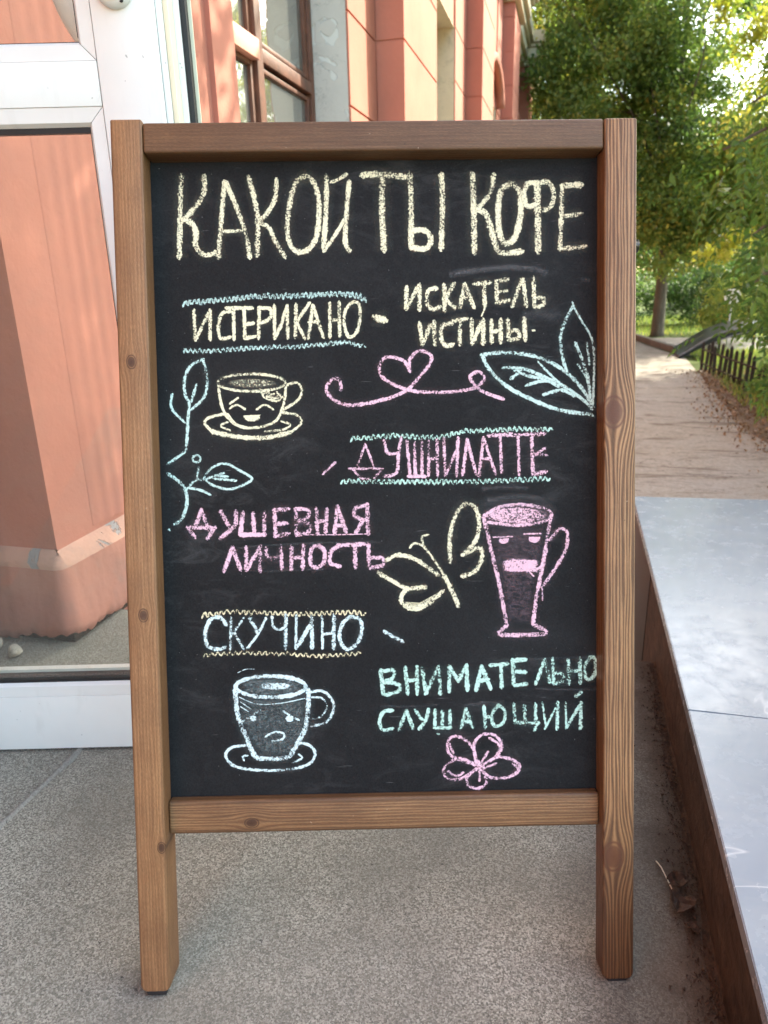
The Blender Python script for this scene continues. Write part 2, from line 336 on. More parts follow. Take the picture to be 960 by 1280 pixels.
def catmull(p, n=6):
    if len(p) < 3: return [tuple(p[0]), tuple(p[1])] if len(p) == 2 else p
    q = [p[0]] + list(p) + [p[-1]]; out = []
    for i in range(1, len(q) - 2):
        a, b, c, d = [np.array(t, float) for t in q[i - 1:i + 3]]
        for k in range(n):
            t = k / n; out.append(tuple(.5 * ((2 * b) + (-a + c) * t + (2 * a - 5 * b + 4 * c - d) * t * t + (-a + 3 * b - 3 * c + d) * t ** 3)))
    out.append(tuple(map(float, p[-1]))); return out

# ================================================================ SETTING
def sheet(name, poly, z, mt, **k):
    o = fromlist(name, [(x, y, z) for x, y in poly], [tuple(range(len(poly)))], mt); return tag(o, kind='structure')
sheet('ground', [(-150, -150), (150, -150), (150, 250), (-150, 250)], -.462, MT['grass'])
sheet('path', [(-1.24, -6), (2.6, -6), (2.2, 3), (1.75, 6.2), (1.62, 8), (1.66, 10.2), (1.74, 12.0), (1.5, 13.2), (1.2, 15), (.9, 17), (-1.24, 17)], -.456, MT['path'])
sheet('cross_path', [(1.52, 13.3), (9, 13.3), (9, 15.6), (1.18, 15.4)], -.452, MT['asphalt'])
sheet('soil_strip', [(1.95, 3.6), (1.75, 4.6), (1.62, 5.6), (1.50, 6.6), (1.56, 8), (1.62, 9.4), (1.70, 10.6), (2.3, 10.6), (2.6, 8), (3.2, 5), (3.4, 3.6)], -.452, MT['soil'])
# landing (raised concrete porch floor) with mortar seam and steps
lf = boxes('landing', [(-3.2, .234, -3.2, 1.617, -.46, 0)], MT['floor']); tag(lf, kind='structure')
seam_v = []; seam_f = []; rnd = random.Random(5); N_ = 60
for i in range(N_ + 1):
    y = -1.5 + 3.117 * i / N_; xx = -.915 + .003 * math.sin(i * .7) + rnd.uniform(-.0015, .0015); wd = .007 + rnd.uniform(-.003, .003)
    for dx, z in ((-wd, .0005), (-wd * .4, .0052), (wd * .4, .005), (wd, .0005)): seam_v.append((xx + dx, y, z))
    if i:
        for k in range(3): a = (i - 1) * 4 + k; seam_f.append((a, a + 1, a + 5, a + 4))
s_ = fromlist('seam_ridge', seam_v, seam_f, MT['mortar'], lf, True)
for k in range(2):
    s_ = boxes('step', [(-1.15, -.25, 1.62 + .3 * k, 1.92 + .3 * k, -.46, -.15 * (k + 1))], MT['kerb'], lf, .008)

# low wall with marble tiles on top
lw = thing('low_wall', 'low wall capped with glossy blue-grey marble tiles, right of the chalkboard sign', 'low wall', (.236, 0, 0))
boxes('wall_body', [(.003, .78, -3.2, 1.84, -.45, .1555)], MT['grime'], lw, .004)
boxes('end_block', [(.0015, .78, 1.843, 2.36, -.45, .1555)], MT['darkpanel'], lw, .003)  # far length of the wall side in a darker brown
for k, (a, b) in enumerate(((-2.46, -1.262), (-1.26, -.062), (-.06, 1.1405), (1.1418, 2.385))):
    # the far tile ends slightly skewed
    bm = bmesh.new(); sk = .04 if k == 3 else 0.005 if k == 2 else 0
    vs, fs = box_vf(-.006, .80, a, b, .158, .180); vs = [(x, y + (sk * (x / .5) if y == b else 0), z) for x, y, z in vs]
    bv = [bm.verts.new(v) for v in vs]; [bm.faces.new([bv[i] for i in f]) for f in fs]
    bmesh.ops.bevel(bm, geom=bm.edges[:], offset=.0015, segments=2, affect='EDGES'); me = bpy.data.meshes.new('tile'); bm.to_mesh(me); bm.free(); mesh_ob('tile', me, MT['tile'], lw)
# irregular dirt fillet in the corner between landing and low wall
vs = []; fs = []; rnd = random.Random(9); n_ = 150
for i in range(n_ + 1):
    y = -.4 + 2.01 * i / n_; wd = .014 + .006 * math.sin(i * .11) + .004 * math.sin(i * .43)
    hgt = .003 + .002 * math.sin(i * .3) ** 2
    for x, z in ((.2385 - wd, .0008), (.2385 - wd * .55, hgt * .45), (.2385 - wd * .2, hgt * .9), (.2385, hgt + .004)): vs.append((x + rnd.uniform(-.0012, .0012), y, z))
    if i:
        for k in range(3): a = (i - 1) * 4 + k; fs.append((a, a + 1, a + 5, a + 4))
for _ in range(3600):
    y = rnd.uniform(-.3, 1.6); x = .236 - abs(rnd.gauss(0, .016)) - .002; s1 = rnd.uniform(.0006, .0032) * (1.5 if rnd.random() < .05 else 1); b = len(vs)
    if x < .12: continue
    for q in range(4): vs.append((x + rnd.uniform(-s1, s1), y + rnd.uniform(-s1, s1) * 1.4, .001 + rnd.random() * s1 * 1.2 + max(0, x - .222) * .3))
    fs += [(b, b + 1, b + 2), (b, b + 2, b + 3), (b, b + 3, b + 1), (b + 1, b + 3, b + 2)]
o = fromlist('dirt', vs, fs, MT['soilbits']); tag(o, 'dark crumbly dirt lying along the foot of the low wall', 'dirt', kind='stuff')

# ---------------------------------------------------------------- building
FX = -1.237; PX = -1.05
bd = thing('building', 'salmon plastered building with pilasters, brown windows and cream cornice, left of the path', 'building', (0, 0, 0))
TOP = 8.2
wins = [(2.73, 4.20), (6.40, 7.85), (10.2, 11.7), (14.0, 15.5)]
wall = boxes('wall', [(-9, -1.70, -8, 19.0, -.46, TOP), (-1.698, FX, -8, .10, -.46, TOP), (-1.698, FX, .10, 1.44, 2.35, TOP),
    (-1.698, FX, 1.44, 2.55, -.46, TOP), (-1.698, FX + .02, 2.55, 2.73, -.46, TOP),
    (-1.698, FX, 4.20, 6.40, -.46, TOP), (-1.698, FX, 7.85, 10.2, -.46, TOP), (-1.698, FX, 11.7, 14.0, -.46, TOP), (-1.698, FX, 15.5, 18.98, -.46, TOP)]
    + [(-1.698, FX - .002, a + .001, b - .001, 3.10, TOP - .01) for a, b in wins] + [(-1.698, FX - .002, a + .001, b - .001, -.46, .95) for a, b in wins], MT['plaster'], bd)
# coursed plaster panels proud of the wall with recessed joints between
def courses(parent, x0, x1, y0, y1, skip=None, zmax=4.6):
    z = -.02
    while z < zmax:
        z1 = min(z + .445, zmax)
        if z1 - z > .05: boxes('plaster_block', [(x0, x1, y0, y1, z + .005, z1 - .005)], MT['plaster'], parent, .002, 1)
        z += .445
for (a, b) in ((4.204, 4.778), (7.856, 8.598), (11.705, 12.418)): courses(wall, FX - .01, FX + .014, a, b)
for (a, b) in ((5.885, 6.396), (9.705, 10.195), (13.525, 13.99), (17.2, 18.97)): courses(wall, FX - .01, FX + .014, a, b)
for k, y in enumerate((4.78, 8.6, 12.42, 16.1)):
    p_ = boxes('pilaster', [(FX - .05, PX - .010, y + .008, y + 1.092, -.46, 4.62)], MT['plaster'], bd)
    courses(p_, FX + .016, PX, y, y + 1.10)
    if 0: boxes('capital', [(FX - .02, PX + .05, y - .05, y + 1.15, 4.35, 4.44), (FX - .02, PX + .03, y - .03, y + 1.13, 4.445, 4.6)], MT['cornice'], p_, .01)
# fluted fillets beside the door corner
mv = []; mf = []; NM = 48
for i in range(NM + 1):
    y = 1.585 + .26 * i / NM; t = i / NM; d = .004 * math.sin(PI * t) ** .5 + .0045 * math.sin(t * PI * 5) ** 2 * math.sin(PI * t) if 0 < i < NM else -.004
    for z in (.262, 1.0, 2.0, 3.0): mv.append((FX + d, y, z))
for i in range(NM):
    for k in range(3): a = i * 4 + k; mf.append((a, a + 4, a + 5, a + 1))
fromlist('moulding', mv, mf, MT['plaster'], bd, True)
# cornice: three stepped bands that break forward over the pilasters
for (z0, z1, d) in ((4.62, 4.72, .08), (4.723, 4.90, .15), (4.903, 4.96, .20), (4.963, 5.16, .26)):
    boxes('cornice', [(FX - .05, FX + d, -8, 19.0 + d, z0, z1)] + [(FX - .04, PX + d, y - d + .02, y + 1.10 + d - .02, z0 + .002, z1 - .002) for y in (4.78, 8.6, 12.42, 16.1)], MT['cornice'], bd, .012)
for (z0, z1, d) in ((7.7, 7.85, .12), (7.853, 8.05, .25), (8.053, 8.2, .38)):
    boxes('roof_cornice', [(FX - .05, FX + d, -8, 19.0 + d, z0, z1)], MT['cornice'], bd, .012)
# hood mouldings over the third window (arched)
for (yy, a) in ((10.95, .85), (14.75, .85)):
    pts = [(FX + .06, yy + a * math.cos(t), 3.12 + .42 * math.sin(t)) for t in [PI * i / 12 for i in range(13)]]
    tube('hood_mould', pts, .07, MT['plaster'], bd, 8)
# plinth, worn, with ragged foot
def plinth(parent):
    # section swept round the corner: across the reveal face then along the facade
    path = [(-1.72, 1.39, 0, -1)]
    m_ = [(-1.72 + .485 * i / 60, 1.385, 0, -1) for i in range(61)]
    cn = [(-1.235 + .05 * math.sin(t), 1.435 - .05 * math.cos(t), math.sin(t), -math.cos(t)) for t in [PI / 2 * i / 6 for i in range(1, 6)]]
    sd_ = [(-1.185, 1.437 + 1.11 * (i / 130), 1, 0) for i in range(131)]
    allp = m_ + cn + sd_; prof = [0, .012, .03, .06, .10, .14, .18, .205]; vs = []; fs = []; rnd = random.Random(3)
    rag = [0] * len(allp)
    for i in range(len(allp)): rag[i] = .014 + .007 * math.sin(i * .13) + .005 * math.sin(i * .41 + 1) + .004 * math.sin(i * 1.3) + rnd.uniform(-.003, .004)
    for i, (x, y, nx, ny) in enumerate(allp):
        for j, z in enumerate(prof):
            zz = max(.003, rag[i]) + z * (1 - max(.003, rag[i]) / .205); o_ = .018 * math.sin(i * .06 + z * 9) * .35 + rnd.uniform(-.0012, .0012)
            o_ -= z * .09
            if j == 0: o_ -= .016
            if j == 1: o_ -= .004
            vs.append((x + nx * o_, y + ny * o_, zz))
        vs.append((x - nx * .024, y - ny * .024, .222)); vs.append((x - nx * .056, y - ny * .056, .250))
    W_ = len(prof) + 2
    for i in range(len(allp) - 1):
        for j in range(W_ - 1): a = i * W_ + j; fs.append((a, a + W_, a + W_ + 1, a + 1))
    nf = len(fs)
    top = [f for k, f in enumerate(fs) if k % (W_ - 1) >= W_ - 3]; bot = [f for k, f in enumerate(fs) if k % (W_ - 1) < W_ - 3]
    o1 = fromlist('plinth', vs, bot, MT['plinth'], parent, True); fromlist('plinth_ledge', vs, top, MT['plinthtop'], o1, True)
    boxes('foundation', [(-1.72, -1.212, 1.417, 2.548, -.01, .10)], MT['soilbits'], o1, .004)
plinth(bd)
# door recess: white frame and dark glazed inner door at the back
boxes('door_frame', [(-1.697, -1.62, .10, .16, 0, 2.35), (-1.697, -1.62, 1.38, 1.44, 0, 2.35), (-1.697, -1.62, .162, 1.378, 2.27, 2.349)], MT['upvc'], bd, .004)
boxes('doorway_panel', [(-1.699, -1.67, .163, 1.377, .001, 2.268)], MT['darkpanel'], bd)
# windows
def window(a, b, full=True, rmat='reveal_grey'):
    wx = -1.42; m_ = a + (b - a) * .48
    fr = boxes('window', [(wx - .06, wx, a + .004, a + .055, .96, 3.096), (wx - .06, wx, b - .060, b - .006, .96, 3.096), (wx - .06, wx, a + .056, b - .061, .96, 1.02), (wx - .06, wx, a + .056, b - .061, 3.04, 3.096),
        (wx - .055, wx + .008, m_ - .035, m_ + .035, 1.021, 3.039)], MT['winframe'], bd, .006)
    for (p, q) in ((a + .058, m_ - .037), (m_ + .037, b - .063)):
        for (z0, z1) in ((1.022, 1.80), (1.885, 3.038)):
            sh = boxes('sash', [(wx - .05, wx - .012, p, p + .035, z0, z1), (wx - .05, wx - .012, q - .035, q, z0, z1), (wx - .05, wx - .012, p + .036, q - .036, z0, z0 + .02), (wx - .05, wx - .012, p + .036, q - .036, z1 - .02, z1)], MT['winframe'], fr, .004)
            pn = boxes('pane', [(wx - .035, wx - .030, p + .030, q - .030, z0 + .016, z1 - .016)], MT['winglass'], fr)
    boxes('transom', [(wx - .05, wx + .022, a + .057, m_ - .036, 1.803, 1.883)], MT['salmonbar'], fr, .004)
    boxes('transom', [(wx - .05, wx + .004, m_ + .036, b - .062, 1.815, 1.872)], MT['winframe'], fr, .006)
    boxes('window_back', [(-1.69, -1.50, a + .004, b - .004, .96, 3.09)], MT['darkpanel'], fr)
    boxes('window_sill', [(-1.44, FX + .06, a + .003, b - .003, .90, .955)], MT['ledge'], fr, .006)
    boxes('window_reveal', [(-1.50, FX + .003, b - .003, b + .0005, .957, 3.098), (-1.50, FX + .0035, a - .0005, a + .003, .957, 3.098), (-1.50, FX + .001, a + .0035, b - .0035, 3.094, 3.0985)], MT[rmat], fr)
for k, (a, b) in enumerate(wins): window(a, b, k == 0, 'reveal_grey' if k == 0 else 'reveal_cream')

# pale stones and a fallen plaster lump at the plinth foot
def rock(name, loc, sc, mt, label, cat, seed, group=None):
    bm = bmesh.new(); bmesh.ops.create_icosphere(bm, subdivisions=3, radius=1); r = random.Random(seed); off = [Vector((r.uniform(-1, 1), r.uniform(-1, 1), r.uniform(-1, 1))).normalized() for _ in range(9)]
    for v in bm.verts:
        d = v.co.normalized(); k = 1 - sum(max(0, d.dot(q) - .62) for q in off) * .6; v.co = Vector((d.x * sc[0], d.y * sc[1], d.z * sc[2])) * k
        v.co.z += sc[2] * .75
    me = bpy.data.meshes.new(name); bm.to_mesh(me); bm.free(); me.polygons.foreach_set('use_smooth', [True] * len(me.polygons)); o = mesh_ob(name, me, mt); o.location = loc; o.rotation_euler.z = seed; return tag(o, label, cat, group)
rock('stone', (-1.32, 1.325, 0), (.027, .02, .017), MT['stone'], 'rounder pale stone lying lower at the plinth corner, seen through the door', 'stone', 2)
rock('stone', (-1.385, 1.34, 0), (.022, .018, .027), MT['stone'], 'taller yellowish stone standing against the plinth, left of another stone', 'stone', 5)
rock('plaster_lump', (-1.335, 1.16, 0), (.045, .035, .045), MT['plinth'], 'rounded salmon plaster lump low on the floor behind the glass door', 'plaster lump', 8)

# ---------------------------------------------------------------- white glazed door (open leaf)
a_ = math.radians(14.6); door = thing('glazed_door', 'white plastic glass door standing open behind the chalkboard sign', 'door', (-1.067, .983, .004), a_)
U = MT['upvc']
# local: x along leaf, y away from camera, z up
boxes('stile', [(.3765, .468, 0, .032, .002, 2.1)], U, door, .003)
boxes('stile', [(-.42, -.33, 0, .060, .002, 2.1)], U, door, .003)
boxes('bottom_rail', [(-.329, .3755, .001, .060, .002, .122)], U, door, .0025)
boxes('middle_rail', [(-.329, .3755, .001, .060, 1.143, 1.203)], U, door, .0012)
boxes('top_rail', [(-.329, .3755, .001, .060, 1.98, 2.10)], U, door, .003)
boxes('lock_edge', [(.378, .470, .0325, .060, .004, 2.098)], U, door, .002)
boxes('edge_profile', [(.4685, .478, .010, .030, .004, 2.098)], U, door, .002)
boxes('edge_strip', [(.4785, .486, .013, .045, .004, 2.098)], MT['creamplastic'], door, .0015)
boxes('edge_profile', [(.4705, .494, .046, .064, .004, 2.098)], U, door, .002)
boxes('edge_gasket', [(.4945, .503, .052, .070, .004, 2.098)], MT['black'], door, .001)
boxes('edge_strip', [(.480, .508, .0705, .074, .004, 2.098)], MT['creamplastic'], door, .001)
def bead(name, x0, x1, z0, z1, w_):
    """four mitred glazing beads, each with a slope down to the glass"""
    for side in range(4):
        o_ = [(x0, z0), (x1, z0), (x1, z1), (x0, z1)]; i_ = [(x0 + w_, z0 + w_), (x1 - w_, z0 + w_), (x1 - w_, z1 - w_), (x0 + w_, z1 - w_)]
        A, B = side, (side + 1) % 4; g_ = .0006
        pa, pb, qa, qb = Vector(o_[A]), Vector(o_[B]), Vector(i_[A]), Vector(i_[B]); d = (pb - pa).normalized() * g_; pa += d; pb -= d; qa += d; qb -= d
        mid_a = pa.lerp(qa, .8); mid_b = pb.lerp(qb, .8)
        vs = [(pa.x, .0025, pa.y), (pb.x, .0025, pb.y), (mid_b.x, .0045, mid_b.y), (mid_a.x, .0045, mid_a.y), (qa.x, .012, qa.y), (qb.x, .012, qb.y), (pa.x, .03, pa.y), (pb.x, .03, pb.y), (qa.x, .03, qa.y), (qb.x, .03, qb.y)]
        fromlist(name, vs, [(0, 1, 2, 3), (3, 2, 5, 4), (4, 5, 9, 8), (8, 9, 7, 6), (6, 7, 1, 0), (0, 3, 4, 8, 6), (1, 7, 9, 5, 2)], U, door)
for (z0, z1, wb) in ((.1225, 1.1425, .0255), (1.2035, 1.9795, .0255)):
    bead('glazing_bead', -.3285, .3755, z0, z1, wb)
    x0, x1, q0, q1 = -.3285 + wb, .3755 - wb, z0 + wb, z1 - wb
    boxes('gasket', [(x0 - .002, x1 + .002, .0125, .024, q0 - .002, q0 + (.0055 if z0 < 1 else .0012)), (x0 - .002, x1 + .002, .0125, .024, q1 - .008, q1 + .002), (x0 - .002, x0 + .0015, .0125, .024, q0 + .006, q1 - .0085), (x1 - .0015, x1 + .002, .0125, .024, q0 + .006, q1 - .0085)], MT['black'], door)
    if z0 < 1: boxes('brush_seal', [(x0, x1, .0245, .038, q0 - .004, q0 + .0085)], MT['brush'], door)
    if z0 < 1: boxes('spacer_bar', [(x0, x1, .032, .046, q0 + .0115, q0 + .0175)], U, door)
    boxes('glass_pane', [(x0 - .004, x1 + .004, .0135, .0175, q0 - .004, q1 + .004)], MT['glass'], door)
# pull handle: a large bow on the upper pane side
hp = [(.375, .0, 1.212), (.366, -.014, 1.224), (.345, -.028, 1.243), (.322, -.034, 1.275), (.306, -.036, 1.315), (.298, -.036, 1.37), (.298, -.036, 1.45), (.306, -.036, 1.50), (.322, -.034, 1.54), (.345, -.028, 1.573), (.366, -.014, 1.592), (.375, .0, 1.604)]
hp = catmull([(x + .001, .070 - y, z + .008) for x, y, z in hp], 5)
tube('pull_handle', hp, [.024] * len(hp), MT['handle'], door, 20)
def disc(name, cx, cz, y0, prof, mt, parent, n=32, sx=1.0, sz=1.0):
    vs = []; fs = []
    for (r, y) in prof:
        for k in range(n): t = 2 * PI * k / n; vs.append((cx + r * sx * math.cos(t), y0 + y, cz + r * sz * math.sin(t)))
    for i in range(len(prof) - 1):
        for k in range(n): fs.append((i * n + k, i * n + (k + 1) % n, (i + 1) * n + (k + 1) % n, (i + 1) * n + k))
    fs.append(tuple((len(prof) - 1) * n + k for k in range(n))); return fromlist(name, vs, fs, mt, parent, True)
kb = disc('handle_rosette', .415, 1.293, 0, [(.0275, .002), (.0275, -.007), (.0262, -.010), (.022, -.0125), (.001, -.0125)], MT['handle'], door)
disc('knob', .415, 1.299, 0, [(.0215, -.0125), (.0218, -.022), (.019, -.032), (.012, -.038), (.001, -.040)], MT['handle'], kb)
disc('screw_hole', .427, 1.2735, 0, [(.003, -.0118), (.003, -.0124), (.0005, -.0124)], MT['black'], kb, 12)

# ================================================================ CHALKBOARD SIGN
CHALK = [
 ('lettering', 'large cream chalk title word КАКОЙ', 'cream', [
  ('s',70,"-2468 10594 -2490 10293 -2527 9582"),
  ('s',70,"-2183 10591 -2178 10441 -2221 10321 -2349 10156 -2476 10037"),
  ('s',70,"-2445 10051 -2339 9990 -2306 9868 -2316 9732 -2242 9625 -2134 9608 -2056 9638"),
  ('s',64,"-1924 10513 -1965 10137 -2027 9577"),
  ('s',64,"-1908 10513 -1778 10195 -1679 9892 -1625 9572"),
  ('s',48,"-1972 9895 -1709 9907"),
  ('s',67,"-1615 10570 -1545 10283 -1512 10011 -1532 9601"),
  ('s',58,"-1262 10537 -1282 10311 -1395 10116 -1521 10011"),
  ('s',58,"-1506 10011 -1369 9934 -1295 9766 -1176 9567"),
  ('s',67,"-876 10578 -1000 10519 -1092 10279 -1137 9916 -1096 9703 -989 9625 -864 9670 -768 9821 -724 10154 -756 10426 -860 10578 -969 10543"),
  ('s',64,"-629 10575 -629 10274 -678 9667"),
  ('s',64,"-337 10497 -375 10120 -398 9756 -344 9633"),
  ('s',48,"-673 9637 -520 9848 -376 10074"),
  ('s',48,"-563 10499 -460 10538 -367 10597"),
 ]),
 ('lettering', 'large cream chalk title word ТЫ', 'cream', [
  ('s',86,"-161 10583 92 10586 386 10556"),
  ('s',83,"92 10538 79 10115 96 9643"),
  ('s',74,"439 10595 453 10262 445 9670"),
  ('s',74,"844 10575 856 10258 833 9650"),
  ('s',70,"469 9883 625 9881 707 9774 637 9652 451 9670"),
 ]),
 ('lettering', 'large cream chalk title word КОФЕ', 'cream', [
  ('s',80,"1243 10586 1256 10254 1260 9599"),
  ('s',80,"1295 10147 1419 10070 1495 9826 1587 9596 1868 9602"),
  ('s',64,"1516 10569 1468 10342 1311 10147"),
  ('s',80,"1732 10461 1608 10371 1569 10099 1589 9825 1666 9702 1791 9792 1861 10095 1841 10369 1732 10461"),
  ('s',90,"2074 10457 2082 10093 2081 9605"),
  ('s',67,"2074 10457 1950 10458 1903 10307 1949 10170 2073 10199"),
  ('s',67,"2090 10457 2214 10471 2285 10349 2260 10182 2166 10123"),
  ('s',80,"2394 10423 2634 10436"),
  ('s',64,"2394 10423 2384 10090 2368 9633"),
  ('s',64,"2416 10044 2634 10069"),
  ('s',64,"2368 9633 2697 9659"),
 ]),
 ('chalk_line', 'pale blue scribbled chalk line above the word ИСТЕРИКАНО', 'teal', [
  ('s',28,"-2502 8959 -2460 9030 -2439 8970 -2406 9044 -2390 8982 -2347 9042 -2322 8987 -2297 9052 -2275 8975 -2233 9044 -2222 8987 -2176 9055 -2163 8993 -2136 9057 -2102 8996 -2076 9061 -2050 9001 -2019 9062 -1983 9004 -1956 9069 -1924 9003 -1909 9076 -1872 9010 -1839 9082 -1814 9016 -1794 9090 -1757 9017 -1733 9094 -1716 9032 -1672 9096 -1657 9031 -1618 9105 -1597 9038 -1566 9109 -1540 9039 -1512 9097 -1494 9035 -1448 9108 -1433 9045 -1402 9116 -1372 9039 -1341 9103 -1322 9033 -1292 9109 -1272 9041 -1231 9101 -1208 9037 -1177 9115 -1153 9044 -1128 9111 -1112 9039 -1074 9108 -1049 9046 -1023 9111 -994 9045 -964 9114 -949 9053 -918 9118 -880 9045 -852 9124 -837 9046 -801 9113 -787 9062 -745 9117 -731 9053 -699 9116 -676 9057 -648 9121 -612 9060 -591 9127 -570 9063 -535 9123 -515 9055 -479 9125 -452 9058 -434 9118 -407 9050 -379 9120 -344 9043 -324 9115 -288 9034 -271 9100 -242 9023 -216 9089 -200 9000 -161 9048 -148 8984"),
 ]),
 ('chalk_line', 'pale blue scribbled chalk line below the word ИСТЕРИКАНО', 'teal', [
  ('s',28,"-2505 8374 -2490 8423 -2448 8371 -2419 8420 -2392 8368 -2361 8413 -2335 8365 -2298 8419 -2266 8358 -2243 8408 -2222 8368 -2183 8412 -2156 8359 -2121 8418 -2098 8374 -2065 8415 -2033 8364 -1999 8419 -1966 8370 -1937 8432 -1908 8373 -1884 8436 -1844 8384 -1816 8435 -1793 8382 -1761 8441 -1732 8381 -1703 8443 -1664 8389 -1639 8447 -1607 8392 -1585 8441 -1547 8397 -1513 8441 -1483 8397 -1451 8448 -1431 8395 -1397 8448 -1374 8401 -1339 8454 -1308 8404 -1273 8453 -1243 8403 -1214 8445 -1187 8404 -1163 8457 -1137 8402 -1092 8450 -1074 8398 -1039 8458 -1017 8407 -983 8460 -956 8403 -925 8466 -897 8418 -851 8463 -833 8417 -799 8466 -758 8429 -744 8475 -705 8426 -682 8480 -655 8435 -610 8490 -579 8435 -548 8495 -526 8447 -491 8495 -472 8449 -427 8497 -403 8455 -373 8491 -336 8441 -312 8480 -293 8421 -260 8459 -233 8411 -201 8451 -164 8416"),
 ]),
 ('lettering', 'cream chalk word ИСТЕРИКАНО', 'cream', [
  ('s',46,"-2362 8908 -2353 8522"),
  ('s',46,"-2353 8522 -2264 8699 -2169 8876"),
  ('s',46,"-2153 8906 -2163 8535"),
  ('s',46,"-1898 8887 -2004 8859 -2054 8697 -2028 8548 -1907 8561"),
  ('s',46,"-1942 8932 -1613 8928"),
  ('s',46,"-1853 8917 -1854 8531"),
  ('s',46,"-1718 8915 -1713 8544"),
  ('s',46,"-1708 8722 -1603 8735"),
  ('s',46,"-1713 8544 -1583 8566"),
  ('s',46,"-1523 8927 -1538 8541"),
  ('s',46,"-1523 8927 -1373 8911 -1391 8792 -1512 8734"),
  ('s',46,"-1327 8954 -1331 8539"),
  ('s',46,"-1331 8539 -1242 8716 -1162 8952"),
  ('s',46,"-1162 8952 -1162 8536"),
  ('s',46,"-1047 8966 -1066 8550"),
  ('s',46,"-876 8978 -1046 8743"),
  ('s',46,"-1046 8743 -946 8534"),
  ('s',46,"-832 8948 -900 8533"),
  ('s',46,"-832 8948 -704 8545"),
  ('s',46,"-881 8741 -761 8745"),
  ('s',46,"-612 8975 -620 8544"),
  ('s',46,"-491 8988 -493 8557"),
  ('s',46,"-616 8753 -495 8766"),
  ('s',46,"-320 8986 -412 8884 -430 8706 -373 8541 -266 8614 -223 8822 -245 8971 -320 8986"),
 ]),
 ('chalk_dash', 'short cream chalk dash beside the word ИСТЕРИКАНО', 'cream', [
  ('s',93,"-25 8790 89 8752"),
 ]),
 ('chalk_drawing', 'pale blue chalk twig with an upright leaf', 'teal', [
  ('s',40,"-2261 8283 -2429 8195 -2510 8017 -2506 7837 -2459 7717 -2480 7506 -2505 7205 -2535 7100 -2640 7019 -2755 6945"),
  ('s',40,"-2261 8268 -2214 8043 -2260 7804 -2431 7641"),
  ('s',40,"-2361 7955 -2428 7746"),
  ('s',34,"-2675 7840 -2687 7660 -2526 7477"),
 ]),
 ('chalk_drawing', 'pale blue chalk twig with a bud and a leaf pointing right', 'teal', [
  ('s',46,"-2759 6811 -2611 6702 -2539 6594 -2529 6411 -2596 6229 -2689 6154"),
  ('s',34,"-2539 6594 -2414 6714 -2261 6742 -2031 6815"),
  ('s',34,"-2383 6729 -2363 6896"),
  ('s',34,"-2332 7001 -2343 6975 -2369 6959 -2401 6959 -2426 6976 -2435 7003 -2425 7029 -2398 7046 -2366 7045 -2341 7028 -2332 7001"),
  ('s',34,"-2291 6758 -2196 6878 -2013 6936 -1833 6842 -1669 6733 -1808 6644 -1992 6601 -2203 6665 -2291 6758"),
  ('s',34,"-2170 6741 -1882 6712"),
  ('s',34,"-2109 6770 -1987 6768"),
  ('s',34,"-2492 6624 -2356 6598 -2222 6535"),
  ('s',28,"-2776 6091 -2762 6076"),
 ]),
 ('chalk_drawing', 'cream chalk cup on a saucer with a laughing face', 'cream', [
  ('s',37,"-1206 7969 -1228 7935 -1291 7905 -1388 7882 -1511 7868 -1646 7864 -1781 7871 -1902 7889 -1999 7915 -2060 7947 -2080 7981 -2058 8015 -1995 8045 -1898 8068 -1775 8082 -1640 8086 -1505 8079 -1384 8061 -1288 8035 -1226 8004 -1206 7969"),
  ('s',37,"-2075 7951 -2037 7680 -1937 7498 -1758 7399 -1515 7408 -1332 7490 -1236 7699 -1201 7909"),
  ('s',37,"-1185 7939 -1049 7967 -997 7846 -1069 7727 -1238 7624"),
  ('s',37,"-2025 7575 -2208 7532 -2264 7458 -2153 7336"),
  ('s',59,"-2168 7351 -1852 7280 -1489 7262 -1154 7330"),
  ('s',37,"-1154 7330 -1015 7440 -1058 7546 -1269 7585"),
  ('s',28,"-1968 7469 -2060 7425 -1940 7363"),
  ('s',28,"-1272 7474 -1152 7427 -1244 7368 -1487 7341"),
  ('s',28,"-1965 7574 -1877 7452"),
  ('s',28,"-1534 7884 -1476 7778 -1326 7730"),
  ('s',28,"-1933 7649 -1841 7693 -1737 7631"),
  ('s',28,"-1931 7709 -1823 7783"),
  ('s',28,"-1586 7629 -1478 7688 -1374 7626"),
  ('s',28,"-1505 7823 -1414 7852 -1461 7777 -1354 7836 -1386 7746 -1279 7820 -1311 7730 -1249 7790"),
  ('s',28,"-1445 7792 -1265 7760 -1323 7851"),
  ('f',0.55,"-1320 7965 -1345 7942 -1414 7924 -1517 7912 -1639 7909 -1760 7915 -1862 7930 -1930 7950 -1954 7973 -1929 7996 -1860 8014 -1757 8026 -1636 8029 -1515 8023 -1412 8008 -1344 7988 -1320 7965"),
  ('f',0.9,"-1769 7556 -1530 7565 -1550 7499 -1611 7470 -1701 7477 -1749 7508"),
 ]),
 ('lettering', 'cream chalk word ИСКАТЕЛЬ', 'cream', [
  ('s',59,"381 9166 372 8899"),
  ('s',59,"378 8899 526 9164"),
  ('s',59,"547 9194 544 8882"),
  ('s',59,"767 9147 661 9118 644 8955 719 8880 809 8909"),
  ('s',59,"867 9190 869 8863"),
  ('s',59,"994 9203 877 9012"),
  ('s',59,"877 9012 1006 8891"),
  ('s',59,"1129 9201 1066 8891"),
  ('s',59,"1129 9201 1247 8903"),
  ('s',59,"1097 9024 1203 9032"),
  ('s',59,"1259 9200 1461 9212"),
  ('s',59,"1380 9198 1390 8916"),
  ('s',59,"1537 9226 1550 8959"),
  ('s',59,"1537 9226 1688 9254"),
  ('s',59,"1542 9093 1672 9106"),
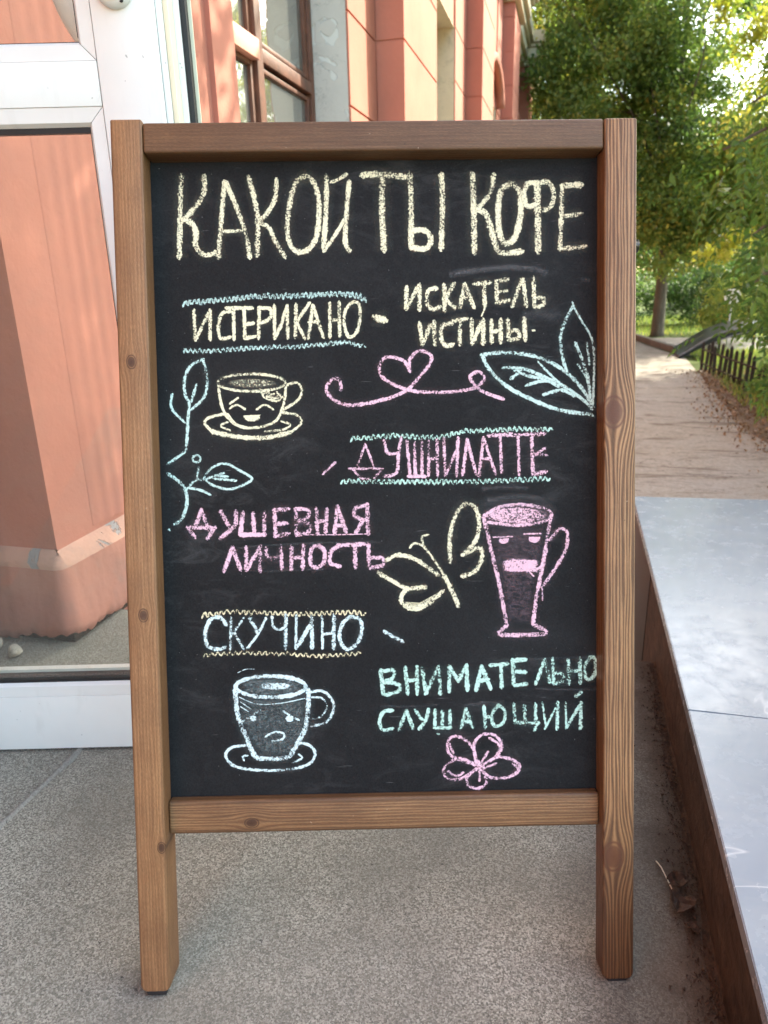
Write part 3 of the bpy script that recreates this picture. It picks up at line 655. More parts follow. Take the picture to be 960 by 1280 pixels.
  ('s',59,"1550 8950 1701 8987"),
  ('s',59,"1869 9252 1746 8912"),
  ('s',59,"1884 9252 1928 8915"),
  ('s',59,"2020 9265 2034 8908"),
  ('s',59,"2034 9012 2140 9011 2146 8922 2034 8893"),
  ('s',22,"1390 8916 1377 8857 1346 8792"),
 ]),
 ('lettering', 'cream chalk word ИСТИНЫ', 'cream', [
  ('s',59,"541 8704 577 8435"),
  ('s',59,"577 8435 686 8687"),
  ('s',59,"732 8716 738 8433"),
  ('s',59,"958 8698 837 8670 820 8506 880 8416 971 8430"),
  ('s',59,"959 8728 1155 8755"),
  ('s',59,"1064 8727 1062 8428"),
  ('s',59,"1216 8740 1222 8441"),
  ('s',59,"1222 8441 1352 8723"),
  ('s',59,"1367 8738 1365 8439"),
  ('s',59,"1473 8722 1477 8453"),
  ('s',59,"1594 8735 1592 8451"),
  ('s',59,"1478 8587 1593 8601"),
  ('s',59,"1685 8734 1699 8480"),
  ('s',59,"1699 8584 1805 8598 1829 8508 1708 8471"),
  ('s',59,"1897 8746 1911 8477"),
  ('s',31,"2006 8598 2030 8595"),
 ]),
 ('chalk_smear', 'faint smudged chalk arc under the title', 'grey', [
  ('s',37,"934 9322 1447 9390 1900 9400 2202 9322"),
  ('s',68,"1897 8785 2140 8803 2352 8770"),
  ('s',22,"2640 9240 2746 9232"),
  ('s',38,"945 9328 1352 9375 1883 9399 2195 9334"),
 ]),
 ('chalk_drawing', 'pink chalk ribbon looped into a heart', 'pink', [
  ('s',49,"-491 7869 -504 7989 -594 8006 -681 7887 -599 7750 -419 7672 -176 7684 67 7735"),
  ('s',46,"406 8093 408 8242 531 8355 681 8299 665 8179 526 8016 373 7853 189 7771 67 7731"),
  ('s',46,"406 8093 347 8213 227 8269 91 8271 20 8173 27 8053 132 7961 252 7899 463 7836 828 7816 1132 7842 1284 7885 1376 7989 1301 8074 1194 8022 1239 7916 1375 7809 1618 7721"),
 ]),
 ('chalk_drawing', 'pale blue chalk leaf lying sideways, larger of the corner pair', 'teal', [
  ('s',53,"1348 8290 1591 8317 1956 8282 2260 8173 2503 8004 2686 7790 2793 7607"),
  ('s',53,"1348 8290 1438 8109 1650 7895 1953 7725 2350 7568 2778 7501"),
  ('s',46,"1621 8121 1894 8102 2198 7978 2442 7854 2656 7700 2778 7577"),
  ('s',46,"1726 7984 1864 8088"),
  ('s',46,"1924 7891 2168 7948 2350 7870"),
  ('s',46,"2152 7767 2381 7825 2549 7747"),
  ('s',46,"1772 8089 1955 8011 2137 7973"),
  ('s',31,"2077 8190 2320 7946 2503 7808"),
  ('s',31,"2763 7502 2809 7471"),
 ]),
 ('chalk_drawing', 'pale blue chalk leaf standing upright, smaller of the corner pair', 'teal', [
  ('s',46,"2534 8902 2428 8695 2367 8486 2412 8186 2457 8065"),
  ('s',31,"2534 8902 2655 8692 2777 8481 2808 8180 2793 7637"),
  ('s',31,"2716 8422 2747 8151"),
  ('s',31,"2595 8153 2717 7971"),
  ('s',31,"2528 8947 2540 8887"),
  ('s',46,"2564 8424 2655 8212 2732 7940 2763 7668"),
 ]),
 ('chalk_line', 'pale green zigzag chalk line above the word ДУШНИЛАТТЕ', 'green', [
  ('s',28,"-371 7200 -335 7264 -298 7212 -280 7271 -244 7213 -194 7269 -167 7213 -140 7268 -109 7210 -79 7281 -45 7227 -11 7283 9 7231 55 7284 82 7222 114 7296 138 7227 171 7299 212 7241 227 7288 278 7232 302 7284 330 7228 359 7284 396 7215 431 7284 466 7208 494 7268 529 7204 563 7269 590 7211 625 7264 644 7208 689 7266 702 7192 743 7257 773 7206 819 7269 846 7231 882 7287 917 7229 942 7310 970 7257 1010 7308 1032 7265 1075 7324 1094 7271 1133 7344 1177 7281 1199 7340 1234 7279 1264 7343 1304 7283 1324 7347 1350 7289 1400 7346 1420 7295 1449 7349 1471 7288 1517 7343 1548 7292 1581 7350 1612 7290 1628 7348 1675 7289 1696 7356 1736 7301 1764 7354 1797 7295 1828 7353 1872 7302 1901 7357 1928 7297 1973 7347 1991 7292 2037 7343 2061 7291 2106 7346 2140 7292 2161 7348 2207 7285 2224 7337 2264 7313"),
 ]),
 ('chalk_line', 'pale green zigzag chalk line below the word ДУШНИЛАТТЕ', 'green', [
  ('s',28,"-510 6654 -473 6702 -449 6649 -395 6711 -367 6650 -339 6702 -316 6651 -282 6711 -236 6639 -203 6698 -183 6641 -139 6707 -104 6648 -77 6704 -49 6646 -18 6693 24 6633 47 6695 86 6636 118 6702 140 6638 174 6694 194 6638 242 6686 255 6631 292 6692 327 6634 372 6685 389 6635 426 6686 450 6625 482 6689 526 6634 539 6683 586 6625 605 6684 635 6627 664 6689 715 6618 743 6691 757 6627 812 6688 829 6616 866 6687 890 6627 925 6676 954 6614 985 6673 1010 6625 1059 6677 1078 6626 1127 6677 1139 6625 1168 6673 1215 6624 1233 6679 1270 6612 1301 6681 1348 6623 1387 6682 1402 6625 1430 6683 1467 6619 1514 6685 1528 6630 1566 6682 1598 6623 1629 6682 1681 6628 1715 6688 1746 6629 1776 6696 1802 6639 1828 6700 1876 6628 1895 6698 1938 6634 1972 6698 2000 6636 2023 6706 2072 6647 2105 6708 2130 6649 2168 6697 2202 6641 2223 6675"),
 ]),
 ('lettering', 'pink chalk word ДУШНИЛАТТЕ', 'pink', [
  ('s',32,"-189 7162 -292 6870"),
  ('s',32,"-189 7162 -77 6867"),
  ('s',32,"-410 6845 33 6838"),
  ('s',32,"-352 6832 -236 6713 -138 6711"),
  ('s',32,"21 6826 -79 6710"),
  ('s',44,"66 7216 102 7040 247 7038"),
  ('s',44,"281 7233 247 7038 216 6784 59 6736"),
  ('s',44,"359 7193 392 6742"),
  ('s',44,"457 7172 463 6741"),
  ('s',44,"555 7209 549 6728"),
  ('s',44,"373 6731 589 6727"),
  ('s',44,"641 7188 636 6739"),
  ('s',44,"751 7206 754 6737"),
  ('s',44,"639 6954 749 6960"),
  ('s',44,"838 7224 856 6735"),
  ('s',44,"856 6735 1025 7104"),
  ('s',44,"1026 7222 1002 6733"),
  ('s',44,"1144 7200 1080 6732"),
  ('s',44,"1144 7200 1258 6748"),
  ('s',44,"1360 7217 1297 6728"),
  ('s',44,"1360 7217 1514 6745"),
  ('s',44,"1338 6943 1456 6949"),
  ('s',44,"1576 7245 1593 6763"),
  ('s',44,"1733 7242 1949 7255"),
  ('s',44,"1812 7229 1821 6732"),
  ('s',44,"2007 6972 2165 7068"),
  ('s',44,"2015 7011 2185 6981"),
  ('s',56,"1419 7247 1733 7258"),
  ('s',56,"1989 7254 2006 6737"),
  ('s',56,"1989 7254 2154 7263"),
  ('s',56,"2006 6729 2172 6766"),
 ]),
 ('chalk_dash', 'short pink chalk dash slanting up before ДУШНИЛАТТЕ', 'pink', [
  ('s',36,"-744 6780 -585 6926"),
 ]),
 ('chalk_drawing', 'cream chalk butterfly with a slanting body', 'cream', [
  ('s',60,"911 5588 902 5886 977 6202 1116 6357 1234 6316 1292 6118 1251 5881 1071 5685"),
  ('s',60,"1071 5685 1289 5781 1328 5641 1227 5464 1068 5406"),
  ('s',36,"558 5813 733 5572 850 5370"),
  ('s',64,"830 5411 927 5209 1005 5016"),
  ('s',32,"558 5813 539 5932 619 5962"),
  ('s',32,"558 5813 440 5854 380 5796"),
  ('s',32,"-40 5485 -1 5457"),
  ('s',56,"61 5631 220 5700 457 5636 731 5432"),
  ('s',56,"-40 5466 136 5363 333 5260 571 5276"),
  ('s',56,"571 5256 333 5240 251 5101 369 4987 568 5016 808 5211"),
  ('f',0.8,"271 5081 369 5011 548 5056 728 5173 768 5204 607 5015 408 4959 290 5001"),
  ('s',36,"724 5472 763 5420"),
 ]),
 ('chalk_drawing', 'pink chalk latte glass with a bored face and a handle', 'pink', [
  ('f',0.8,"2214 6190 2193 6153 2132 6121 2038 6096 1918 6082 1786 6078 1654 6086 1535 6104 1441 6132 1380 6166 1360 6203 1381 6240 1442 6272 1536 6297 1655 6311 1787 6315 1919 6307 2038 6288 2133 6260 2193 6227 2214 6190"),
  ('f',1.0,"1597 5605 1724 5634 2062 5609 2073 5437 1962 5447 1723 5443 1604 5469"),
  ('f',1.0,"1690 5873 1684 5853 1668 5837 1643 5826 1614 5823 1586 5827 1561 5839 1545 5856 1539 5876 1540 5900 1690 5897"),
  ('f',1.0,"2102 5890 2096 5866 2078 5846 2051 5832 2019 5828 1987 5833 1960 5848 1942 5869 1936 5893 1944 5917 2102 5914"),
  ('f',0.16,"1450 6056 2162 6064 2102 5628 2001 5230 1959 4770 1680 4775 1603 5237 1507 5717"),
  ('s',56,"1352 6176 1448 5758 1563 5238 1648 4735"),
  ('s',56,"2234 6181 2161 5706 2040 5070 1999 4749"),
  ('s',60,"1648 4735 1559 4656 1599 4611 2118 4614 2150 4666 2019 4729"),
  ('s',48,"2221 5864 2360 6013 2459 5940 2420 5702 2240 5406 2140 5268"),
  ('s',48,"1364 6203 1570 6311 1886 6337 2202 6261 2234 6161 2044 6089 1727 6071 1411 6116"),
  ('s',24,"1480 5916 1726 5920"),
  ('s',24,"1885 5949 2122 5953"),
  ('s',24,"2120 5248 2128 5068"),
  ('s',24,"1962 5439 2009 5390"),
  ('s',40,"1922 5452 2101 5508 2141 5627"),
 ]),
 ('chalk_smear', 'grey rubbed chalk haze above the latte glass', 'grey', [
  ('f',0.1,"1254 6355 1413 6471 1808 6504 2242 6418 2361 6258 2242 6221 1965 6336 1570 6318 1352 6235"),
  ('s',32,"1335 6551 1651 6577 1927 6549"),
  ('s',32,"1413 6392 1768 6442 2124 6412"),
 ]),
 ('lettering', 'pink chalk word ДУШЕВНАЯ', 'pink', [
  ('s',56,"-2340 6332 -2432 6104"),
  ('s',56,"-2340 6332 -2265 6086"),
  ('s',56,"-2523 6106 -2173 6100"),
  ('s',56,"-2523 6106 -2436 5982"),
  ('s',56,"-2173 6100 -2269 5963"),
  ('s',56,"-2091 6313 -1990 6127"),
  ('s',56,"-1893 6310 -1913 6126 -2101 5961"),
  ('s',56,"-1802 6293 -1841 6002"),
  ('s',56,"-1666 6275 -1657 5999"),
  ('s',56,"-1519 6288 -1535 5997"),
  ('s',56,"-1841 6002 -1526 5997"),
  ('s',56,"-1390 6317 -1383 5979"),
  ('s',56,"-1390 6317 -1207 6329"),
  ('s',56,"-1379 6133 -1226 6146"),
  ('s',56,"-1383 5970 -1214 6007"),
  ('s',56,"-1109 6327 -1108 5990"),
  ('s',56,"-1109 6327 -948 6310 -966 6203 -1089 6168"),
  ('s',56,"-1089 6168 -937 6126 -939 6033 -1093 5990"),
  ('s',56,"-841 6323 -832 6001"),
  ('s',56,"-704 6321 -725 6015"),
  ('s',56,"-838 6155 -716 6168"),
  ('s',56,"-566 6349 -609 5997"),
  ('s',56,"-566 6349 -450 6010"),
  ('s',56,"-595 6105 -478 6103"),
  ('s',56,"-174 6374 -168 5990"),
  ('s',56,"-183 6358 -321 6330 -339 6223 -187 6159"),
  ('s',56,"-233 6160 -327 6008"),
  ('s',15,"-1062 5989 -603 5982 -144 5986"),
 ]),
 ('lettering', 'pink chalk word ЛИЧНОСТЬ', 'pink', [
  ('s',56,"-1946 5835 -2067 5529"),
  ('s',56,"-1946 5835 -1853 5541"),
  ('s',56,"-1769 5832 -1776 5540"),
  ('s',56,"-1770 5540 -1601 5814"),
  ('s',56,"-1585 5844 -1593 5521"),
  ('s',56,"-1509 5812 -1482 5689 -1329 5702"),
  ('s',56,"-1310 5840 -1311 5532"),
  ('s',56,"-1172 5838 -1189 5530"),
  ('s',56,"-1019 5850 -1035 5542"),
  ('s',56,"-1176 5684 -1032 5687"),
  ('s',56,"-820 5847 -913 5802 -932 5618 -872 5555 -764 5599 -745 5769 -820 5847"),
  ('s',56,"-529 5842 -653 5767 -672 5613 -550 5565"),
  ('s',56,"-560 5843 -222 5852"),
  ('s',56,"-345 5839 -341 5546"),
  ('s',56,"-167 5851 -166 5543"),
  ('s',56,"-164 5666 5 5663 19 5571 -151 5536"),
 ]),
 ('chalk_line', 'faint pink ruled chalk lines round the word ЛИЧНОСТЬ', 'grey', [
  ('s',15,"-1922 5819 -1677 5846 -1065 5873 -575 5877 -145 5882 -23 5861"),
  ('s',15,"-1532 5511 -1072 5528 -765 5528"),
 ]),
 ('chalk_line', 'cream zigzag chalk line above the word СКУЧИНО', 'yellow', [
  ('s',25,"-2374 4911 -2332 4984 -2298 4916 -2272 4985 -2220 4928 -2182 4988 -2155 4943 -2115 5003 -2089 4951 -2046 5016 -2002 4960 -1964 5006 -1934 4957 -1908 5014 -1870 4952 -1819 5010 -1798 4937 -1757 5004 -1729 4933 -1683 5004 -1646 4939 -1619 4988 -1588 4940 -1549 4991 -1522 4927 -1480 4984 -1438 4927 -1412 4984 -1372 4930 -1332 4973 -1303 4915 -1281 4983 -1242 4916 -1213 4968 -1177 4908 -1141 4976 -1095 4905 -1070 4967 -1034 4904 -1006 4970 -961 4900 -939 4970 -906 4909 -861 4974 -833 4904 -794 4969 -766 4920 -735 4971 -691 4912 -666 4974 -618 4923 -594 4981 -554 4919 -519 4980 -490 4914 -452 4978 -402 4922 -366 4980 -332 4908 -303 4969 -267 4904 -223 4936"),
 ]),
 ('chalk_line', 'cream zigzag chalk line below the word СКУЧИНО', 'yellow', [
  ('s',25,"-2371 4387 -2336 4437 -2307 4392 -2258 4446 -2222 4394 -2183 4451 -2137 4402 -2100 4452 -2069 4403 -2017 4450 -1980 4405 -1938 4454 -1914 4407 -1861 4459 -1836 4415 -1787 4454 -1744 4406 -1718 4455 -1678 4399 -1628 4450 -1596 4398 -1553 4452 -1530 4399 -1480 4441 -1443 4399 -1397 4440 -1374 4389 -1331 4432 -1290 4392 -1256 4438 -1208 4387 -1165 4419 -1135 4369 -1088 4415 -1054 4367 -1017 4416 -980 4359 -926 4400 -882 4353 -841 4399 -811 4343 -777 4402 -734 4352 -702 4405 -667 4362 -623 4403 -592 4357 -559 4404 -524 4363 -481 4411 -444 4363 -409 4417 -361 4371 -335 4422 -294 4400"),
 ]),
 ('lettering', 'pale blue chalk word СКУЧИНО', 'ice', [
  ('s',53,"-2057 4814 -2131 4909 -2254 4895 -2336 4726 -2310 4538 -2173 4489 -2080 4518"),
  ('s',53,"-1747 4902 -1645 4698"),
  ('s',53,"-1270 4924 -1286 4488"),
  ('s',53,"-1141 4485 -950 4794"),
  ('s',53,"-932 4903 -935 4481"),
  ('s',53,"-639 4913 -648 4476"),
  ('s',53,"-424 4893 -534 4786 -568 4600 -478 4457 -338 4533 -273 4719 -301 4860 -424 4893"),
  ('s',37,"-1993 4906 -2013 4486"),
  ('s',37,"-1824 4903 -1983 4688"),
  ('s',37,"-1952 4703 -1835 4483"),
  ('s',37,"-1532 4898 -1645 4682 -1788 4497"),
  ('s',37,"-1455 4912 -1442 4787 -1367 4739 -1274 4769"),
  ('s',37,"-1132 4922 -1151 4485"),
  ('s',37,"-793 4900 -796 4479"),
  ('s',37,"-792 4666 -644 4679"),
 ]),
 ('chalk_dash', 'short pale blue chalk dash beside the word СКУЧИНО', 'ice', [
  ('s',52,"27 4685 263 4548"),
 ]),
 ('chalk_drawing', 'pale blue chalk cup on a saucer with a sad face', 'ice', [
  ('f',0.35,"-1076 3966 -1101 3929 -1175 3897 -1287 3875 -1423 3864 -1568 3867 -1704 3883 -1814 3910 -1886 3944 -1910 3982 -1884 4020 -1810 4051 -1699 4074 -1563 4084 -1418 4081 -1282 4066 -1172 4039 -1100 4005 -1076 3966"),
  ('f',0.8,"-1230 3979 -1252 3956 -1313 3938 -1399 3930 -1496 3932 -1582 3944 -1642 3963 -1663 3987 -1641 4010 -1580 4027 -1493 4036 -1397 4034 -1311 4022 -1251 4002 -1230 3979"),
  ('f',0.24,"-1928 3873 -1032 3855 -1051 3382 -1219 3099 -1314 3038 -1655 3045 -1775 3238 -1907 3525"),
  ('f',1.0,"-1683 3549 -1694 3524 -1720 3508 -1753 3509 -1779 3525 -1788 3551 -1778 3577 -1751 3593 -1718 3592 -1692 3575 -1683 3549"),
  ('f',1.0,"-1194 3536 -1205 3509 -1235 3492 -1272 3493 -1301 3511 -1311 3539 -1300 3566 -1270 3583 -1233 3582 -1204 3564 -1194 3536"),
  ('s',53,"-1029 3965 -1049 3926 -1104 3890 -1192 3861 -1303 3842 -1430 3833 -1562 3836 -1689 3849 -1799 3873 -1885 3906 -1938 3943 -1956 3983 -1936 4023 -1881 4058 -1793 4087 -1682 4107 -1555 4115 -1424 4113 -1297 4099 -1187 4075 -1101 4043 -1047 4006 -1029 3965"),
  ('s',65,"-1967 3936 -1936 3589 -1835 3302 -1748 3078 -1656 3007 -1314 3006 -1219 3099 -1057 3382 -1005 3665 -999 3918"),
  ('s',40,"-984 3886 -798 3898 -662 3722 -744 3502 -963 3427"),
  ('s',28,"-955 3822 -816 3804 -756 3692 -821 3567 -946 3522"),
  ('s',40,"-1807 3191 -2025 3164 -2115 3054 -2001 2909 -1691 2848 -1287 2846 -1005 2920 -924 3061 -1000 3174 -1123 3209"),
  ('s',28,"-1826 3048 -1889 3034 -1874 2986"),
  ('s',28,"-1142 3050 -1097 3001 -1223 2940"),
  ('s',28,"-1719 3610 -1640 3662"),
  ('s',28,"-1885 3509 -1782 3570"),
  ('s',28,"-1331 3640 -1239 3575 -1132 3516"),
  ('s',28,"-1587 3297 -1461 3358 -1338 3340 -1355 3261 -1495 3238"),
  ('s',12,"-1914 3841 -1669 3742 -1359 3751 -1048 3808"),
  ('s',12,"-1900 3778 -1763 3680"),
  ('s',12,"-1902 3715 -1795 3643"),
  ('s',12,"-1920 4171 -1811 4216 -1703 4214"),
 ]),
 ('lettering', 'pale green chalk word ВНИМАТЕЛЬНО', 'green', [
  ('s',55,"-32 4165 -3 3851"),
  ('s',55,"-32 4148 140 4162 121 4058 -17 4008"),
  ('s',55,"0 4008 205 3969 204 3882 32 3833"),
  ('s',55,"295 4194 324 3844"),
  ('s',55,"449 4208 451 3842"),
  ('s',55,"309 4019 447 4034"),
  ('s',55,"518 4190 565 3840"),
  ('s',55,"565 3840 724 4186"),
  ('s',55,"741 4203 754 3836"),
  ('s',55,"879 4200 875 3869"),
  ('s',55,"879 4200 997 4006"),
  ('s',55,"997 4006 1102 4196"),
  ('s',55,"1109 4213 1117 3881"),
  ('s',55,"1309 4192 1237 3879"),
  ('s',55,"1309 4192 1427 3893"),
  ('s',55,"1273 4001 1394 4016"),
  ('s',55,"1429 4207 1653 4220"),
  ('s',55,"1567 4204 1576 3907"),
  ('s',55,"1723 4271 1738 3939"),
  ('s',55,"1723 4264 1895 4275"),
  ('s',55,"1739 4114 1894 4111"),
  ('s',55,"1748 3929 1911 3946"),
  ('s',55,"2153 4263 2032 3951"),
  ('s',55,"2153 4263 2222 3965"),
  ('s',55,"2257 4278 2273 3946"),
  ('s',55,"2281 4086 2395 4066 2395 3979 2291 3946"),
  ('s',55,"2464 4257 2474 3943"),
  ('s',55,"2619 4272 2626 3947"),
  ('s',55,"2474 4100 2619 4115"),
  ('s',55,"2757 4286 2681 4148 2723 3990 2809 4041 2834 4180 2809 4285 2757 4286"),
 ]),
 ('chalk_line', 'faint ruled chalk lines above and below ВНИМАТЕЛЬНО', 'grey', [
  ('s',14,"1412 4225 2033 4283 2826 4285"),
  ('s',14,"2031 3881 2446 3859 2844 3858"),
  ('s',14,"-40 3684 373 3669 718 3690"),
  ('s',14,"1063 3672 1340 3702 1616 3714"),
  ('f',0.12,"1063 3672 1305 3738 1547 3698 1408 3641"),
 ]),
 ('lettering', 'pale green chalk word СЛУШАЮЩИЙ', 'green', [
  ('s',51,"114 3621 -6 3606 -60 3467 -10 3360 111 3376"),
  ('s',51,"304 3617 197 3356"),
  ('s',51,"304 3617 387 3370"),
  ('s',51,"424 3615 509 3491"),
  ('s',51,"597 3629 561 3489 473 3368"),
  ('s',51,"683 3610 680 3382"),
  ('s',51,"779 3590 777 3380"),
  ('s',51,"883 3606 881 3378"),
  ('s',51,"680 3375 887 3370"),
  ('s',51,"1097 3619 1026 3357"),
  ('s',51,"1097 3619 1181 3372"),
  ('s',51,"1051 3445 1158 3460"),
  ('s',51,"1339 3649 1354 3368"),
  ('s',51,"1355 3509 1424 3507"),
  ('s',51,"1529 3663 1442 3542 1475 3383 1597 3434 1615 3591 1529 3663"),
  ('s',51,"1737 3677 1753 3430"),
  ('s',51,"1875 3656 1891 3410"),
  ('s',51,"2024 3671 2030 3407"),
  ('s',51,"1753 3423 2064 3417"),
  ('s',51,"2064 3417 2012 3320"),
  ('s',51,"2325 3683 2314 3331"),
  ('s',51,"2439 3346 2619 3642"),
  ('s',51,"2637 3676 2626 3325"),
  ('s',51,"2567 3766 2637 3817"),
  ('s',31,"2117 3687 2168 3352"),
  ('s',31,"2151 3334 2325 3665"),
  ('s',31,"2429 3681 2439 3346"),
  ('s',31,"714 3293 731 3289"),
 ]),
 ('chalk_drawing', 'pink chalk flower with five petals in the lower corner', 'pink', [
  ('s',44,"1246 2876 1162 3125 990 3252 869 3219 850 3061 952 2953 1246 2859"),
  ('s',44,"1229 2877 1197 3125 1302 3264 1475 3260 1571 3117 1507 2977 1281 2840"),
  ('s',44,"1281 2822 1507 2959 1750 2901 1812 2794 1679 2690 1436 2677 1281 2805"),
  ('s',44,"1246 2841 1022 2952 848 2885 784 2780 863 2672 1054 2685 1246 2823"),
  ('s',44,"1246 2805 1106 2702 1122 2578 1261 2539 1366 2626 1298 2804"),
  ('s',38,"1299 2893 1386 3032"),
  ('s',38,"1315 2804 1489 2871"),
  ('s',38,"1405 3226 1543 3118 1508 3012"),
  ('s',38,"1715 2866 1791 2794 1714 2718"),
  ('s',38,"847 2778 950 2712 1055 2756"),
  ('s',38,"1270 2770 1269 2645"),
  ('s',38,"1194 2860 1333 2821"),
  ('s',38,"1264 2911 1280 2769"),
  ('s',38,"868 3167 919 3024"),
  ('s',17,"1268 2539 1261 2486"),
 ]),
]

N3 = Vector((0.25420052, -0.9307642, 0.26279287)); U3 = Vector((0.9654667, 0.2602421, -0.01216968)); V3 = Vector((-0.05706267, 0.25681131, 0.96477552))
BM = Matrix(((U3.x, -N3.x, V3.x, 0), (U3.y, -N3.y, V3.y, 0), (U3.z, -N3.z, V3.z, 0), (0, 0, 0, 1)))   # local x right, y back, z up along the board
sign = thing('chalkboard_sign', 'wooden A-frame chalkboard sign with coloured chalk writing, standing on the concrete landing', 'chalkboard sign')
sign.matrix_world = Matrix.Translation((-.18525091, .67203312, .004)) @ BM
REC = .030; TH = .046
def woodpart(name, x0, x1, z0, z1, mt, bev=.0035, y0=0.0, y1=TH, vertical=True):
    cx, cz = (x0 + x1) / 2, (z0 + z1) / 2; hx, hz = (x1 - x0) / 2, (z1 - z0) / 2
    if vertical: o = boxes(name, [(-hx, hx, y0, y1, -hz, hz)], mt, sign, bev, 3); o.location = (cx, 0, cz)
    else:
        o = boxes(name, [(-hz, hz, y0, y1, -hx, hx)], mt, sign, bev, 3); o.location = (cx, 0, cz); o.rotation_euler = (0, PI / 2, 0)
    return o
WL = mat_wood('pine_left_post', knots=[(-.003, .825 - .5625, .0068), (.001, .505 - .5625 - .0, .0068), (.014, .20 - .5625, .006)], lines=.10, tone=1.45, seed=1.0)
WR = mat_wood('pine_right_post', knots=[(-.008, .755 - .5625, .016), (-.007, .176 - .5625, .0155)], lines=.42, tone=1.2, seed=4.2, foot=-.28, knot=(.105, .036, .015))
WT = mat_wood('pine_top_rail', lines=.06, tone=.66, seed=7.7)
WB = mat_wood('pine_bottom_rail', knots=[(.009, -.176, .0075)], lines=.22, tone=1.1, seed=9.1)
L_ = 1.1135
def post(x0, x1, z0, z1, mt, r=.009, th=TH):
    cx, cz = (x0 + x1) / 2, (z0 + z1) / 2; hx, hz = (x1 - x0) / 2, (z1 - z0) / 2; out = []
    for (ax, az, a0, rr) in ((hx, hz, 0, .0025), (-hx, hz, 90, .0025), (-hx, -hz, 180, r), (hx, -hz, 270, r)):
        for k in range(5):
            t = math.radians(a0 + 22.5 * k); out.append((ax - math.copysign(rr, ax) + rr * math.cos(t), az - math.copysign(rr, az) + rr * math.sin(t)))
    bm = bmesh.new(); f_ = bm.faces.new([bm.verts.new((x, 0, z)) for x, z in out]); e = bmesh.ops.extrude_face_region(bm, geom=[f_])
    bmesh.ops.translate(bm, verts=[v for v in e['geom'] if isinstance(v, bmesh.types.BMVert)], vec=(0, th, 0)); bmesh.ops.recalc_face_normals(bm, faces=bm.faces[:])
    ed = [q for q in bm.edges if abs(q.verts[0].co.y - q.verts[1].co.y) < 1e-6]; bmesh.ops.bevel(bm, geom=ed, offset=.0028, segments=3, affect='EDGES', profile=.55)
    me = bpy.data.meshes.new('post'); bm.to_mesh(me); bm.free(); me.polygons.foreach_set('use_smooth', [True] * len(me.polygons)); me.set_sharp_from_angle(angle=math.radians(40))
    o = mesh_ob('post', me, mt, sign); o.location = (cx, 0, cz); return o
post(-.325, -.2862, .0015, 1.1165, WL)
post(.2845, .325, .0035, 1.1125, WR, th=.0335)
woodpart('top_rail', -.2858, .2841, 1.0765, 1.1128, WT, vertical=False, y0=.0015)
woodpart('bottom_rail', -.2858, .2841, .2055, .2500, WB, vertical=False, y0=.0165)
bp = boxes('board_panel', [(-.2955, .2935, REC, REC + .0032, .222, 1.106)], MT['board'], sign)
for x in (-.304, .305):
    boxes('rubber_foot', [(x - .014, x + .012, .002, .032, -.0045, .0030)], MT['black'], sign, .002)
# hinge at the right post and back frame
tube('hinge_bolt', [(.320, .052, .972), (.345, .052, .972)], .0085, MT['bolt'], sign, 14)
tube('hinge_bolt', [(.320, .054, .908), (.333, .054, .908)], .0065, MT['bolt'], sign, 14)
bf = bpy.data.objects.new('back_frame', None); COL.objects.link(bf); bf.parent = sign; bf.location = (0, .050, 1.07); bf.rotation_euler = (math.radians(30.5), 0, 0)
WK = mat_wood('pine_back_frame', lines=.3, tone=.9, seed=2.2)
for x in (-.27, .27): o = boxes('leg', [(x - .018, x + .018, 0, .030, -1.085, 0)], WK, bf, .003)
boxes('rail', [(-.251, .251, .002, .028, -.06, -.02)], WK, bf, .003); boxes('rail', [(-.251, .251, .002, .028, -.80, -.76)], WK, bf, .003)
